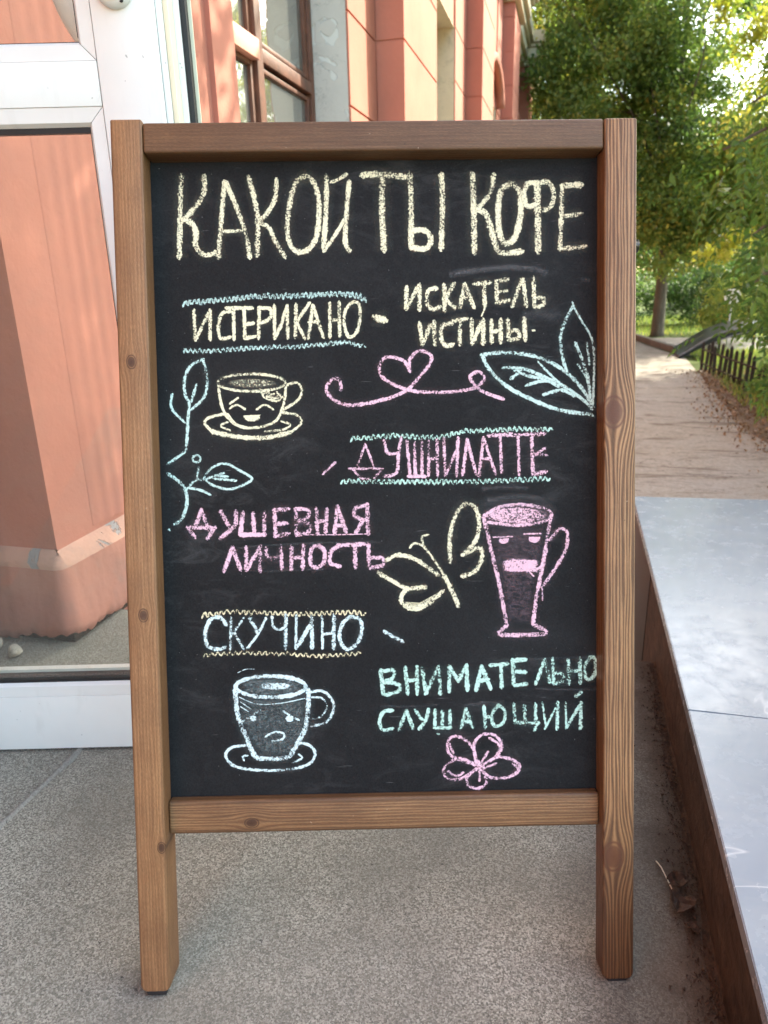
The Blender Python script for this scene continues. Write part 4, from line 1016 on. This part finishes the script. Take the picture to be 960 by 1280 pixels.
# chalk
CH = {'cream': mat_chalk('cream_chalk', (.88, .83, .58)), 'yellow': mat_chalk('pale_yellow_chalk', (.86, .77, .50)), 'pink': mat_chalk('pink_chalk', (.86, .56, .66)), 'teal': mat_chalk('pale_blue_chalk', (.60, .80, .74)),
      'green': mat_chalk('pale_green_chalk', (.56, .82, .70)), 'ice': mat_chalk('ice_blue_chalk', (.72, .88, .87)), 'grey': mat_chalk('smudged_grey_chalk', (.42, .42, .43))}
rnd = random.Random(11); layer = 0
for name, label, colr, items in CHALK:
    vs = []; fs = []; cov = []; dust = []
    for kind_, wd, s_ in items:
        v_ = list(map(int, s_.split())); pts = [(v_[i] * 1e-4, v_[i + 1] * 1e-4) for i in range(0, len(v_), 2)]
        layer += 1; y = REC - .00012 - .0000025 * layer
        if kind_ == 'f':
            cx = sum(p[0] for p in pts) / len(pts); cz = sum(p[1] for p in pts) / len(pts); b0 = len(vs); vs.append((cx, y, cz)); cov.append(wd if wd > .5 else 0); dus = .85 if wd > .9 else wd * .8; dust.append(dus)
            n = len(pts)
            for f_, cc, dd in ((.8, wd, dus), (1.04, wd * .25, 0)):
                for (px, pz) in pts: vs.append((cx + (px - cx) * f_, y, cz + (pz - cz) * f_)); cov.append(cc if wd > .5 else 0); dust.append(dd)
            for i in range(n):
                j = (i + 1) % n; fs.append((b0, b0 + 1 + i, b0 + 1 + j)); fs.append((b0 + 1 + i, b0 + 1 + n + i, b0 + 1 + n + j, b0 + 1 + j))
            continue
        w2 = wd * 1e-4 / 2 * 1.24; dens = .92 if colr != 'grey' else .34
        P_ = catmull(pts, 5); P_ = [np.array(p) for p in P_]
        # resample to even spacing, with rounded ends
        L__ = [0]
        for i in range(1, len(P_)): L__.append(L__[-1] + float(np.linalg.norm(P_[i] - P_[i - 1])))
        tot = L__[-1]
        if tot < 1e-5: continue
        n = max(2, int(tot / .0022)); prev = None; b0 = len(vs); xs = np.interp(np.linspace(0, tot, n + 1), L__, [p[0] for p in P_]); zs = np.interp(np.linspace(0, tot, n + 1), L__, [p[1] for p in P_])
        press = dens * rnd.uniform(.92, 1.04); ph = rnd.uniform(0, 6)
        rows = []
        for i in range(n + 1):
            i0, i1 = max(0, i - 1), min(n, i + 1); t = np.array([xs[i1] - xs[i0], zs[i1] - zs[i0]]); t /= (np.linalg.norm(t) + 1e-9)
            rows.append((xs[i], zs[i], t, 1.0))
        t0, t1 = rows[0][2], rows[-1][2]
        rows = [(rows[0][0] - t0[0] * w2 * .85, rows[0][1] - t0[1] * w2 * .85, t0, .45)] + rows + [(rows[-1][0] + t1[0] * w2 * .85, rows[-1][1] + t1[1] * w2 * .85, t1, .45)]
        for i, (x, z, t, sc) in enumerate(rows):
            nx, nz = -t[1], t[0]; wv = w2 * sc * (1 + .08 * math.sin(i * .9 + ph) + rnd.uniform(-.07, .07)); pr = press * (1 + .06 * math.sin(i * .33 + ph))
            for f_, c_, d_ in ((-2.6, 0, 0), (-1.15, .12, .045), (-.62, .86, .09), (0, 1.0, .09), (.62, .86, .09), (1.15, .12, .045), (2.6, 0, 0)):
                vs.append((x + nx * wv * f_, y, z + nz * wv * f_)); cov.append(pr * c_ * (.8 if sc < 1 else 1)); dust.append(d_ * (1.7 if colr == 'grey' else 1) * (0 if i in (0, len(rows) - 1) else 1))
        for i in range(len(rows) - 1):
            for k in range(6): a = b0 + i * 7 + k; fs.append((a, a + 1, a + 8, a + 7))
    o = fromlist(name, vs, fs, CH[colr], bp); o['label'] = label
    at = o.data.attributes.new('cov', 'FLOAT', 'POINT'); at.data.foreach_set('value', cov)
    at = o.data.attributes.new('dust', 'FLOAT', 'POINT'); at.data.foreach_set('value', dust)

# ================================================================ GREENERY
def leaf_mesh(name, pos, size, seed, tint, flat=.5, aspect=.5):
    """one folded six-point leaf (two faces pairs) at each position"""
    r = np.random.default_rng(seed); n = len(pos)
    d = r.normal(size=(n, 3)); d[:, 2] -= .35; d /= np.linalg.norm(d, axis=1)[:, None]
    up = r.normal(size=(n, 3)) * (1 - flat); up[:, 2] += flat; s_ = np.cross(d, up); s_ /= np.linalg.norm(s_, axis=1)[:, None] + 1e-9; nn = np.cross(s_, d)
    L = (size * r.uniform(.65, 1.25, n))[:, None]; Wd = L * aspect * .5
    base = pos - d * L * .5; tip = pos + d * L * .5; mid = pos - d * L * .08; dr = nn * L * .10
    V = np.stack([base, mid + s_ * Wd + dr, tip, mid - s_ * Wd + dr], 1).reshape(-1, 3)
    F = (np.arange(n)[:, None] * 4 + np.array([0, 1, 2, 3])[None]).astype(np.int32).ravel()
    me = bpy.data.meshes.new(name); me.vertices.add(n * 4); me.vertices.foreach_set('co', V.astype(np.float32).ravel()); me.loops.add(n * 4); me.loops.foreach_set('vertex_index', F)
    me.polygons.add(n); me.polygons.foreach_set('loop_start', np.arange(0, n * 4, 4, dtype=np.int32)); me.polygons.foreach_set('loop_total', np.full(n, 4, dtype=np.int32))
    me.update(calc_edges=True); at = me.attributes.new('tint', 'FLOAT', 'FACE'); at.data.foreach_set('value', tint.astype(np.float32)); return me
def crown(name, parent, blobs, n, size, seed, mt, clump=.35, tintmu=.4, tintsd=.2, nclump=120, kind='stuff', shell=.45, asp=.55):
    r = np.random.default_rng(seed); vol = np.array([b[3] * b[4] * b[5] for b in blobs]) ** .8; which = r.choice(len(blobs), nclump, p=vol / vol.sum()); B = np.array(blobs)[which]
    d = r.normal(size=(nclump, 3)); d /= np.linalg.norm(d, axis=1)[:, None]; rad = r.uniform(shell, 1, nclump)[:, None]
    cc = B[:, :3] + d * rad * B[:, 3:6]; ct = np.clip(r.normal(tintmu, tintsd * .8, nclump), 0, 1); csz = clump * r.uniform(.6, 1.4, nclump)
    k = r.integers(0, nclump, n); off = r.normal(size=(n, 3)); off[:, 2] *= .65
    pos = cc[k] + off * csz[k][:, None] * .6; tint = np.clip(ct[k] + r.normal(0, tintsd * .6, n), 0, 1)
    o = mesh_ob(name, leaf_mesh(name, pos, size, seed + 1, tint, aspect=asp), mt, parent)
    if kind: o['kind'] = kind
    return o, cc
def tree(name, label, cat, base, h, r0, blobs, n, size, seed, mt, group=None, nb=7, lean=(0, 0), bark='bark', **k):
    t = thing(name, label, cat, base, 0, group); rd = random.Random(seed)
    tp = [(lean[0] * q * q * h, lean[1] * q * q * h, h * q - .05) for q in (0, .02, .12, .3, .5, .75, 1)]
    tube('trunk', tp, [r0 * 1.45, r0 * 1.15, r0, r0 * .85, r0 * .66, r0 * .4, r0 * .12], MT[bark], t, 12)
    bl = [(b[0] - base[0], b[1] - base[1], b[2] - base[2]) + tuple(b[3:]) for b in blobs]
    _, cc = crown('crown', t, bl, n, size, seed, mt, **k)
    for i in range(nb):
        q = rd.uniform(.22, .85); s0 = Vector((lean[0] * q * q * h, lean[1] * q * q * h, h * q)); e = Vector(cc[rd.randrange(len(cc))]); m1 = s0.lerp(e, .35) + Vector((0, 0, .25)); m2 = s0.lerp(e, .7) + Vector((rd.uniform(-.15, .15), rd.uniform(-.15, .15), .1))
        tube('branch', [s0, m1, m2, e], [r0 * .34 * (1 - q * .5), r0 * .22, r0 * .12, r0 * .04], MT[bark], t, 7)
    return t
G1 = 'trees beyond the end of the path'
tree('deciduous_tree', 'green tree with a stout grey-brown trunk at the far end of the path', 'tree', (1.71, 15.9, -.46), 7, .112,
     [(.6, 16.2, 3.6, 1.9, 1.3, 1.9), (1.4, 15.9, 5.2, 1.6, 1.4, 2.2), (2.3, 15.6, 2.4, 1.4, 1.2, 1.35), (-.2, 16.6, 5.6, 1.5, 1.4, 1.9), (.9, 15.4, 1.9, 1.1, .8, .9), (3.1, 16.0, 2.7, .9, 1.0, .8), (1.3, 15.2, 1.25, 1.2, .6, .55), (2.7, 15.4, 1.5, .9, .6, .6)], 90000, .095, 21, MT['leafA'], G1, nb=16, tintmu=.50, tintsd=.28, nclump=300, clump=.40)
tree('deciduous_tree', 'dark green tree crown close behind the corner of the building', 'tree', (-2.2, 22.5, -.46), 9, .2,
     [(-1.2, 22.5, 4.2, 2.6, 1.8, 3.4), (-.6, 22.5, 8.2, 2.8, 1.8, 2.4), (.4, 21.5, 1.8, 2.0, 1.2, 1.7)], 60000, .13, 31, MT['leafB'], G1, tintmu=.45, tintsd=.25, nclump=220, clump=.5)
tree('deciduous_tree', 'tall yellow-green tree with sky showing through, top right of the view', 'tree', (5.6, 19.5, -.46), 9, .18,
     [(3.7, 19.5, 6.0, 1.7, 1.3, 1.9), (4.2, 19.2, 3.7, 1.4, 1.2, 1.2), (6.3, 19.8, 5.8, 1.8, 1.5, 2.4)], 17000, .11, 41, MT['leafA'], G1, nb=14, tintmu=.74, tintsd=.2, nclump=110, clump=.42)
tree('deciduous_tree', 'broad mid-green tree farther back behind the round sign', 'tree', (3.2, 25.5, -.46), 9, .2,
     [(2.4, 25.5, 3.4, 3.0, 1.5, 2.9), (5.6, 25.8, 2.4, 2.6, 1.5, 2.0), (.5, 26, 7.5, 2.4, 1.5, 2.4)], 42000, .13, 51, MT['leafB'], G1, tintmu=.6, tintsd=.25, nclump=200, clump=.55)
tree('deciduous_tree', 'green tree growing at the far right beyond the fence', 'tree', (9.5, 17, -.46), 8, .2,
     [(9.5, 17, 5, 2.8, 2.6, 3.2)], 14000, .13, 61, MT['leafA'], G1, tintmu=.4, tintsd=.22, nclump=100, clump=.6)
tree('deciduous_tree', 'tall full green tree out of view at the right, added to shade the path', 'tree', (5.6, 12.6, -.46), 7, .17, [(5.3, 12.4, 4.3, 2.0, 2.0, 2.2)], 26000, .12, 65, MT['leafA'], G1, tintmu=.4, tintsd=.22, nclump=130, clump=.5)  # stands out of view, put in to shade the path
tree('deciduous_tree', 'unseen rounded green tree right of the low fence, placed to shade the path', 'tree', (4.9, 9.3, -.46), 6, .16,
     [(4.9, 9.3, 3.9, 2.0, 2.0, 2.1)], 26000, .12, 63, MT['leafA'], G1, tintmu=.4, tintsd=.22, nclump=90, clump=.5)  # outside the view, positioned so its crown shades the path
# far wood closing the view
o, _ = crown('far_wood', None, [(-14 + 5.5 * i, 42 + (i % 3) * 3, 3.4 + (i % 2), 4.2, 3, 4.6) for i in range(11)], 80000, .32, 71, MT['leafB'], clump=1.1, tintmu=.6, tintsd=.25, nclump=420)
tag(o, 'mass of distant green wood closing the view behind the trees', 'wood', kind='stuff')
def bush(name, label, blobs, n, size, seed, mt, **k):
    base = (blobs[0][0], blobs[0][1], -.46); t = thing(name, label, 'bush', base)
    bl = [(b[0] - base[0], b[1] - base[1], b[2] - base[2]) + tuple(b[3:]) for b in blobs]
    crown('crown', t, bl, n, size, seed, mt, **k)
    rd = random.Random(seed)
    for i in range(5): e = (rd.uniform(-.5, .5) * bl[0][3], rd.uniform(-.4, .4) * bl[0][4], bl[0][2] * 1.1); tube('stem', [(0, 0, -.02), (e[0] * .4, e[1] * .4, e[2] * .5), e], [.018, .012, .005], MT['bark'], t, 6)
    return t
bush('hedge', 'dark rounded hedge in shade right of the far trunk', [(3.0, 19.0, .35, 1.5, .8, .85), (4.7, 19.4, .3, 1.3, .8, .8)], 22000, .07, 81, MT['leafB'], tintmu=.3, tintsd=.2, clump=.25, nclump=160)
bush('bush', 'low dark bush left of the far trunk', [(.55, 18.2, .2, 1.1, .8, .75), (1.3, 18.6, .25, .6, .6, .6)], 11000, .07, 83, MT['leafB'], tintmu=.5, tintsd=.2, clump=.22, nclump=100)
bush('bush', 'small bright green bush standing below the round white sign', [(2.55, 14.2, .15, .42, .35, .55), (2.85, 14.1, .0, .35, .3, .4)], 4200, .06, 85, MT['leafA'], tintmu=.72, tintsd=.15, clump=.16, nclump=60)
bush('bush', 'loose green bush growing through the low fence', [(2.25, 7.7, -.15, .35, .55, .35), (2.5, 6.4, .05, .5, .7, .6), (2.75, 8.8, .1, .45, .7, .55), (2.0, 8.9, -.36, .16, .9, .16)], 14000, .05, 87, MT['leafA'], tintmu=.45, tintsd=.25, clump=.15, nclump=90)
ytree = tree('sunlit_sapling', 'thin sapling with sunlight painted yellow into its leaves, beyond the low fence', 'tree', (2.6, 10.6, -.46), 2.0, .022,
     [(1.72, 10.6, 1.02, .20, .2, .13), (1.95, 10.6, 1.18, .18, .2, .10)], 480, .075, 91, MT['leafSun'], nb=5, bark='twig', tintmu=.6, tintsd=.25, clump=.12, nclump=16)
tree('sunlit_tree', 'slender tree with yellow sunlight painted into its leaves, high at the right edge', 'tree', (4.9, 14.5, -.46), 6.5, .05,
     [(2.45, 14.2, 4.5, .40, .4, .5), (2.65, 14.2, 3.5, .28, .4, .55), (2.2, 14.2, 5.0, .35, .4, .3), (3.2, 14.4, 4.6, .5, .6, .8)], 3400, .085, 93, MT['leafSun'], nb=6, bark='twig', tintmu=.5, tintsd=.25, clump=.2, nclump=40)

# near tree with compound leaves hanging into the view
near = thing('ash_tree', 'nearest tree with drooping feathery compound leaves at the right edge', 'tree', (2.9, 5.0, -.46))
tube('trunk', [(0, 0, -.05), (0, 0, .1), (-.05, .02, 1.0), (-.1, 0, 2.4), (-.05, .1, 5.2)], [.14, .115, .10, .085, .03], MT['bark'], near, 12)
br = []
for (e0, e1, e2) in (((-.1, 0, 2.1), (-1.1, -.2, 2.35), (-2.15, -.35, 1.95)), ((-.08, 0, 1.9), (-.95, -.1, 1.95), (-1.85, -.1, 1.25)), ((-.06, 0, 1.5), (-.95, .1, 1.65), (-1.72, .15, 1.05)), ((-.1, .0, 2.3), (-.9, .3, 2.7), (-1.9, .4, 2.3)), ((-.05, .02, 1.1), (-.9, .2, 1.2), (-1.5, .3, .85)), ((-.05, 0, 1.7), (-1.2, -.5, 2.0), (-2.0, -.6, 1.5))):
    cp = catmull([e0, e1, e2], 6); tube('branch', cp, [.03 - .024 * i / (len(cp) - 1) for i in range(len(cp))], MT['bark'], near, 7); br.append([Vector(p) for p in cp])
def compound(seed):
    r = random.Random(seed); vs = []; fs = []; tn = []; L = .24; nl = r.choice((4, 5, 5))
    def leaflet(b, d, s, up, ln, wd):
        i0 = len(vs); pts = [b, b + d * ln * .3 + s * wd + up * .004, b + d * ln * .65 + s * wd * .85 + up * .003, b + d * ln - up * .006, b + d * ln * .65 - s * wd * .85 + up * .003, b + d * ln * .3 - s * wd + up * .004, b + d * ln * .5 - up * .003]
        vs.extend([tuple(p) for p in pts]); t = r.uniform(.2, .8)
        for f in ((0, 1, 6), (1, 2, 6), (2, 3, 6), (3, 4, 6), (4, 5, 6), (5, 0, 6)): fs.append(tuple(i0 + q for q in f)); tn.append(t)
    X, Y, Z = Vector((1, 0, 0)), Vector((0, 1, 0)), Vector((0, 0, 1))
    for k in range(nl):
        b = X * (L * (.28 + .62 * k / (nl - 1))) - Z * (.05 * (k / nl) ** 2)
        for sg in (-1, 1):
            d = (Y * sg * .85 + X * .5 - Z * r.uniform(.1, .35)).normalized(); leaflet(b, d, d.cross(Z).normalized(), Z, r.uniform(.055, .075), r.uniform(.010, .0135))
    leaflet(X * L * .95 - Z * .05, (X - Z * .3).normalized(), Y, Z, .075, .0135)
    i0 = len(vs); w_ = .0013
    for x, z in ((0, 0), (L * .5, -.012), (L * .95, -.05)): vs.extend([(x, -w_, z), (x, w_, z), (x, 0, z + w_ * 1.5)])
    for k in range(2):
        for j in range(3): a = i0 + k * 3 + j; b = i0 + k * 3 + (j + 1) % 3; fs.append((a, b, b + 3, a + 3)); tn.append(.9)
    me = bpy.data.meshes.new('leaf'); me.from_pydata(vs, [], fs); me.materials.append(MT['leafC']); at = me.attributes.new('tint', 'FLOAT', 'FACE'); at.data.foreach_set('value', tn); return me
cms = [compound(s) for s in (1, 2, 3, 4, 5)]; rd = random.Random(17); cnt = 0
for bi, b in enumerate(br):
    for i in range(48):
        q = rd.uniform(.74, 1.0); j = q * (len(b) - 1); p = b[int(j)].lerp(b[min(int(j) + 1, len(b) - 1)], j - int(j)) + Vector((rd.gauss(.02, .13), rd.gauss(0, .2), rd.gauss(-.10, .22)))
        o = bpy.data.objects.new('leaf', cms[rd.randrange(5)]); COL.objects.link(o); o.parent = near; o.location = p
        o.rotation_euler = (rd.uniform(-.5, .5), rd.uniform(.3, 1.2), rd.uniform(0, 2 * PI)); s = rd.uniform(.75, 1.15); o.scale = (s, s, s); cnt += 1
crown('crown', near, [(.2, .2, 4.6, 2.3, 2.1, 1.6), (.1, .3, 3.2, 1.7, 1.6, 1.0), (-.9, -1.2, 4.4, 1.8, 1.6, 1.2), (-1.15, .7, 1.3, .45, .6, .8)], 52000, .10, 95, MT['leafC'], tintmu=.4, tintsd=.2, clump=.34, nclump=420, shell=.1)  # upper crown is unseen, enlarged and thickened to shade the landing

# low picket fence
fl = thing('picket_fence', 'low dark picket fence among plants on the right side of the path', 'fence', (0, 0, -.46))
fp = [(1.74, 10.55), (2.0, 8.3), (2.38, 5.6)]; rd = random.Random(4); tot = 0; pk = None
for (p, q) in zip(fp, fp[1:]):
    n = int(math.hypot(q[0] - p[0], q[1] - p[1]) / .175)
    for i in range(n):
        t = i / n; hgt = .40 + rd.uniform(-.03, .05); x, y = p[0] + (q[0] - p[0]) * t, p[1] + (q[1] - p[1]) * t
        vs = [(-.02, -.009, 0), (.02, -.009, 0), (.02, .009, 0), (-.02, .009, 0), (-.018, -.009, hgt - .03), (.018, -.009, hgt - .03), (.018, .009, hgt - .03), (-.018, .009, hgt - .03), (0, -.006, hgt), (0, .006, hgt)]
        o = fromlist('picket', vs, [(0, 3, 2, 1), (0, 1, 5, 4), (1, 2, 6, 5), (2, 3, 7, 6), (3, 0, 4, 7), (4, 5, 8), (6, 7, 9), (5, 6, 9, 8), (7, 4, 8, 9)], MT['fence'], fl); o.location = (x, y, 0); o.rotation_euler = (rd.uniform(-.07, .07), rd.uniform(-.06, .06), rd.uniform(-.25, .25))
    for z in (.10, .28): tube('fence_rail', [(p[0], p[1] + .0, z), (q[0], q[1], z)], .012, MT['fence'], fl, 6)
# curved dark sheet propped behind the fence
vs = []; fs = []; m_ = 16; sh_ = thing('curved_sheet', 'dark curved metal sheet rising to the right behind the low fence', 'metal sheet', (1.63, 12.0, -.46))
cv = [(0, .03), (.12, .10), (.28, .21), (.46, .32), (.68, .405), (.92, .455), (1.2, .485)]; cvp = catmull([(x, 0, z) for x, z in cv], 4)
for i, (x, _, z) in enumerate(cvp):
    tk = .035 + .065 * min(1, i / 14)
    for (yy, zz) in ((-.02, z), (-.02, z - tk), (.7, z - tk + .05), (.7, z + .07)): vs.append((x, yy, zz))
for i in range(len(cvp) - 1):
    for k in range(4): a = i * 4 + k; b = i * 4 + (k + 1) % 4; fs.append((a, b, b + 4, a + 4))
fs += [(0, 3, 2, 1), tuple(len(vs) - 4 + k for k in range(4))]
fromlist('sheet_body', vs, fs, MT['sheet'], sh_)
tube('sheet_rim', [(x, -.025, z + .008) for x, _, z in cvp], .014, MT['sheetedge'], sh_, 8)
tube('sheet_rim', [(x + .1, -.035, z - .05) for x, _, z in cvp[8:]], .009, MT['sheetedge'], sh_, 8)
for x in (.62, 1.1): tube('prop', [(x, .3, -.01), (x, .3, .38)], .02, MT['fence'], sh_, 8)
# round sign on a pole
sg = thing('round_sign', 'round white road sign on a thin pole, half hidden by leaves', 'road sign', (2.52, 13.2, -.46))
tube('pole', [(0, 0, 0), (0, 0, .80)], .011, MT['steel'], sg, 8)
def vdisc(name, r, y0, y1, mt, parent, z): 
    vs = [(r * math.cos(2 * PI * k / 28), y, z + r * math.sin(2 * PI * k / 28)) for y in (y0, y1) for k in range(28)]
    return fromlist(name, vs, [tuple(range(28)), tuple(range(55, 27, -1))] + [(k, (k + 1) % 28, 28 + (k + 1) % 28, 28 + k) for k in range(28)], mt, parent)
vdisc('sign_face', .125, -.03, -.018, MT['signwhite'], sg, .86)
# kerb and kerb stones
kx = [(1.06, 16.6), (1.24, 15.3), (1.56, 13.45), (1.80, 12.3)]
kt = thing('kerb', 'low weathered kerb curving along the far right side of the path', 'kerb', (0, 0, -.46))
for (p, q) in zip(kx, kx[1:]):
    n = 3
    for i in range(n):
        a = Vector((p[0] + (q[0] - p[0]) * i / n, p[1] + (q[1] - p[1]) * i / n, 0)); b = Vector((p[0] + (q[0] - p[0]) * (i + 1) / n, p[1] + (q[1] - p[1]) * (i + 1) / n, 0)); L = (b - a).length
        o = boxes('kerb_stone', [(-.05, .05, .006, L - .006, -.02, .10)], MT['kerb'], kt, .012); o.location = a; o.rotation_euler.z = math.atan2(-(b - a).x, (b - a).y)

# litter of dry leaves at the path edge; grass tufts
r = np.random.default_rng(5); n = 3400; yy = r.uniform(4.3, 10.4, n); edge = np.interp(yy, [4.3, 5.5, 6.5, 8, 10.4], [1.60, 1.55, 1.42, 1.52, 1.66]); xx_ = edge + np.abs(r.normal(0, .36, n)) * r.choice([1, 1, 1, 1, 1, -.3], n)
pos = np.stack([xx_, yy, -.445 + np.abs(r.normal(0, .018, n))], 1); me = leaf_mesh('leaf_litter', pos, .032, 7, np.clip(r.normal(.62, .25, n), 0, 1), flat=.8, aspect=.6); o = mesh_ob('leaf_litter', me, MT['litter']); tag(o, 'brown dry leaf litter strewn along the right edge of the path', 'leaf litter', kind='stuff')
n = 26000; xx_ = r.uniform(1.5, 8, n); yy = r.uniform(4, 13, n); keep = xx_ > np.interp(yy, [4, 6.5, 8, 10.4, 13], [2.0, 1.75, 1.7, 1.8, 1.9]); xx_, yy = xx_[keep], yy[keep]
n2 = 16000; xb = r.uniform(-3, 9, n2); yb = r.uniform(15.9, 22, n2); xx_ = np.concatenate([xx_, xb]); yy = np.concatenate([yy, yb]); n = len(xx_)
base = np.stack([xx_, yy, np.full(n, -.462)], 1); hgt = r.uniform(.05, .16, n); ang = r.uniform(0, 2 * PI, n); lean_ = r.normal(0, .04, (n, 2)); wv = .007
V = np.stack([base + np.stack([np.cos(ang) * wv, np.sin(ang) * wv, 0 * ang], 1), base - np.stack([np.cos(ang) * wv, np.sin(ang) * wv, 0 * ang], 1), base + np.stack([lean_[:, 0], lean_[:, 1], hgt], 1)], 1).reshape(-1, 3)
me = bpy.data.meshes.new('grass'); me.vertices.add(n * 3); me.vertices.foreach_set('co', V.astype(np.float32).ravel()); me.loops.add(n * 3); me.loops.foreach_set('vertex_index', np.arange(n * 3, dtype=np.int32)); me.polygons.add(n)
me.polygons.foreach_set('loop_start', np.arange(0, n * 3, 3, dtype=np.int32)); me.polygons.foreach_set('loop_total', np.full(n, 3, dtype=np.int32)); me.update(calc_edges=True)
at = me.attributes.new('tint', 'FLOAT', 'FACE'); at.data.foreach_set('value', np.clip(r.normal(.65, .2, n), 0, 1).astype(np.float32)); o = mesh_ob('grass', me, MT['leafA']); tag(o, 'rough green grass beside and beyond the path', 'grass', kind='stuff')

# dry leaves and straw lying on the landing by the low wall
def dryleaf(loc, size, rot, label, seed):
    r = random.Random(seed); vs = []; fs = []; n = 7
    for i in range(n):
        for j in range(n):
            u_, v_ = i / (n - 1) - .5, j / (n - 1) - .5; k = 1 - 1.2 * abs(u_) * abs(u_) * 2; x = u_ * size; y = v_ * size * .8 * k
            vs.append((x + r.uniform(-.1, .1) * size * .3, y + r.uniform(-.1, .1) * size * .3, abs(math.sin(u_ * 7 + seed)) * size * .22 + abs(v_) * size * .35 + r.uniform(0, .08) * size))
    for i in range(n - 1):
        for j in range(n - 1): a = i * n + j; fs.append((a, a + n, a + n + 1, a + 1))
    o = fromlist('dry_leaf', vs, fs, MT['dryleaf'], None, False); sm = o.modifiers.new('thick', 'SOLIDIFY'); sm.thickness = .0008; o.location = loc; o.rotation_euler = rot; return tag(o, label, 'leaf')
dryleaf((.203, .892, .003), .044, (.1, .15, 1.2), 'largest crumpled brown leaf lying on the landing against the low wall', 3)
dryleaf((.205, .938, .003), .030, (.2, -.2, .3), 'smaller crumpled brown leaf just beyond the largest one by the low wall', 6)
dryleaf((.213, .852, .004), .022, (.3, .1, 2.3), 'smallest brown leaf scrap, nearest the camera by the low wall', 9)
tag(tube('straw', [(.178, .975, .003), (.183, .955, .011), (.190, .935, .008), (.196, .92, .004)], .0010, MT['straw'], None, 6), 'pale curled straw beside the crumpled leaves at the low wall', 'straw')
tag(tube('thread', catmull([(.105, 1.40, .003), (.117, 1.385, .008), (.130, 1.375, .006), (.138, 1.365, .002)], 4), .0011, MT['straw'], None, 6), 'short pale thread lying on the landing just right of the sign', 'thread')
tag(tube('thin_twig', [(.075, 1.09, .002), (.112, 1.065, .0025)], .0008, MT['fence'], None, 6), 'thin dark twig on the landing right of the sign', 'twig')
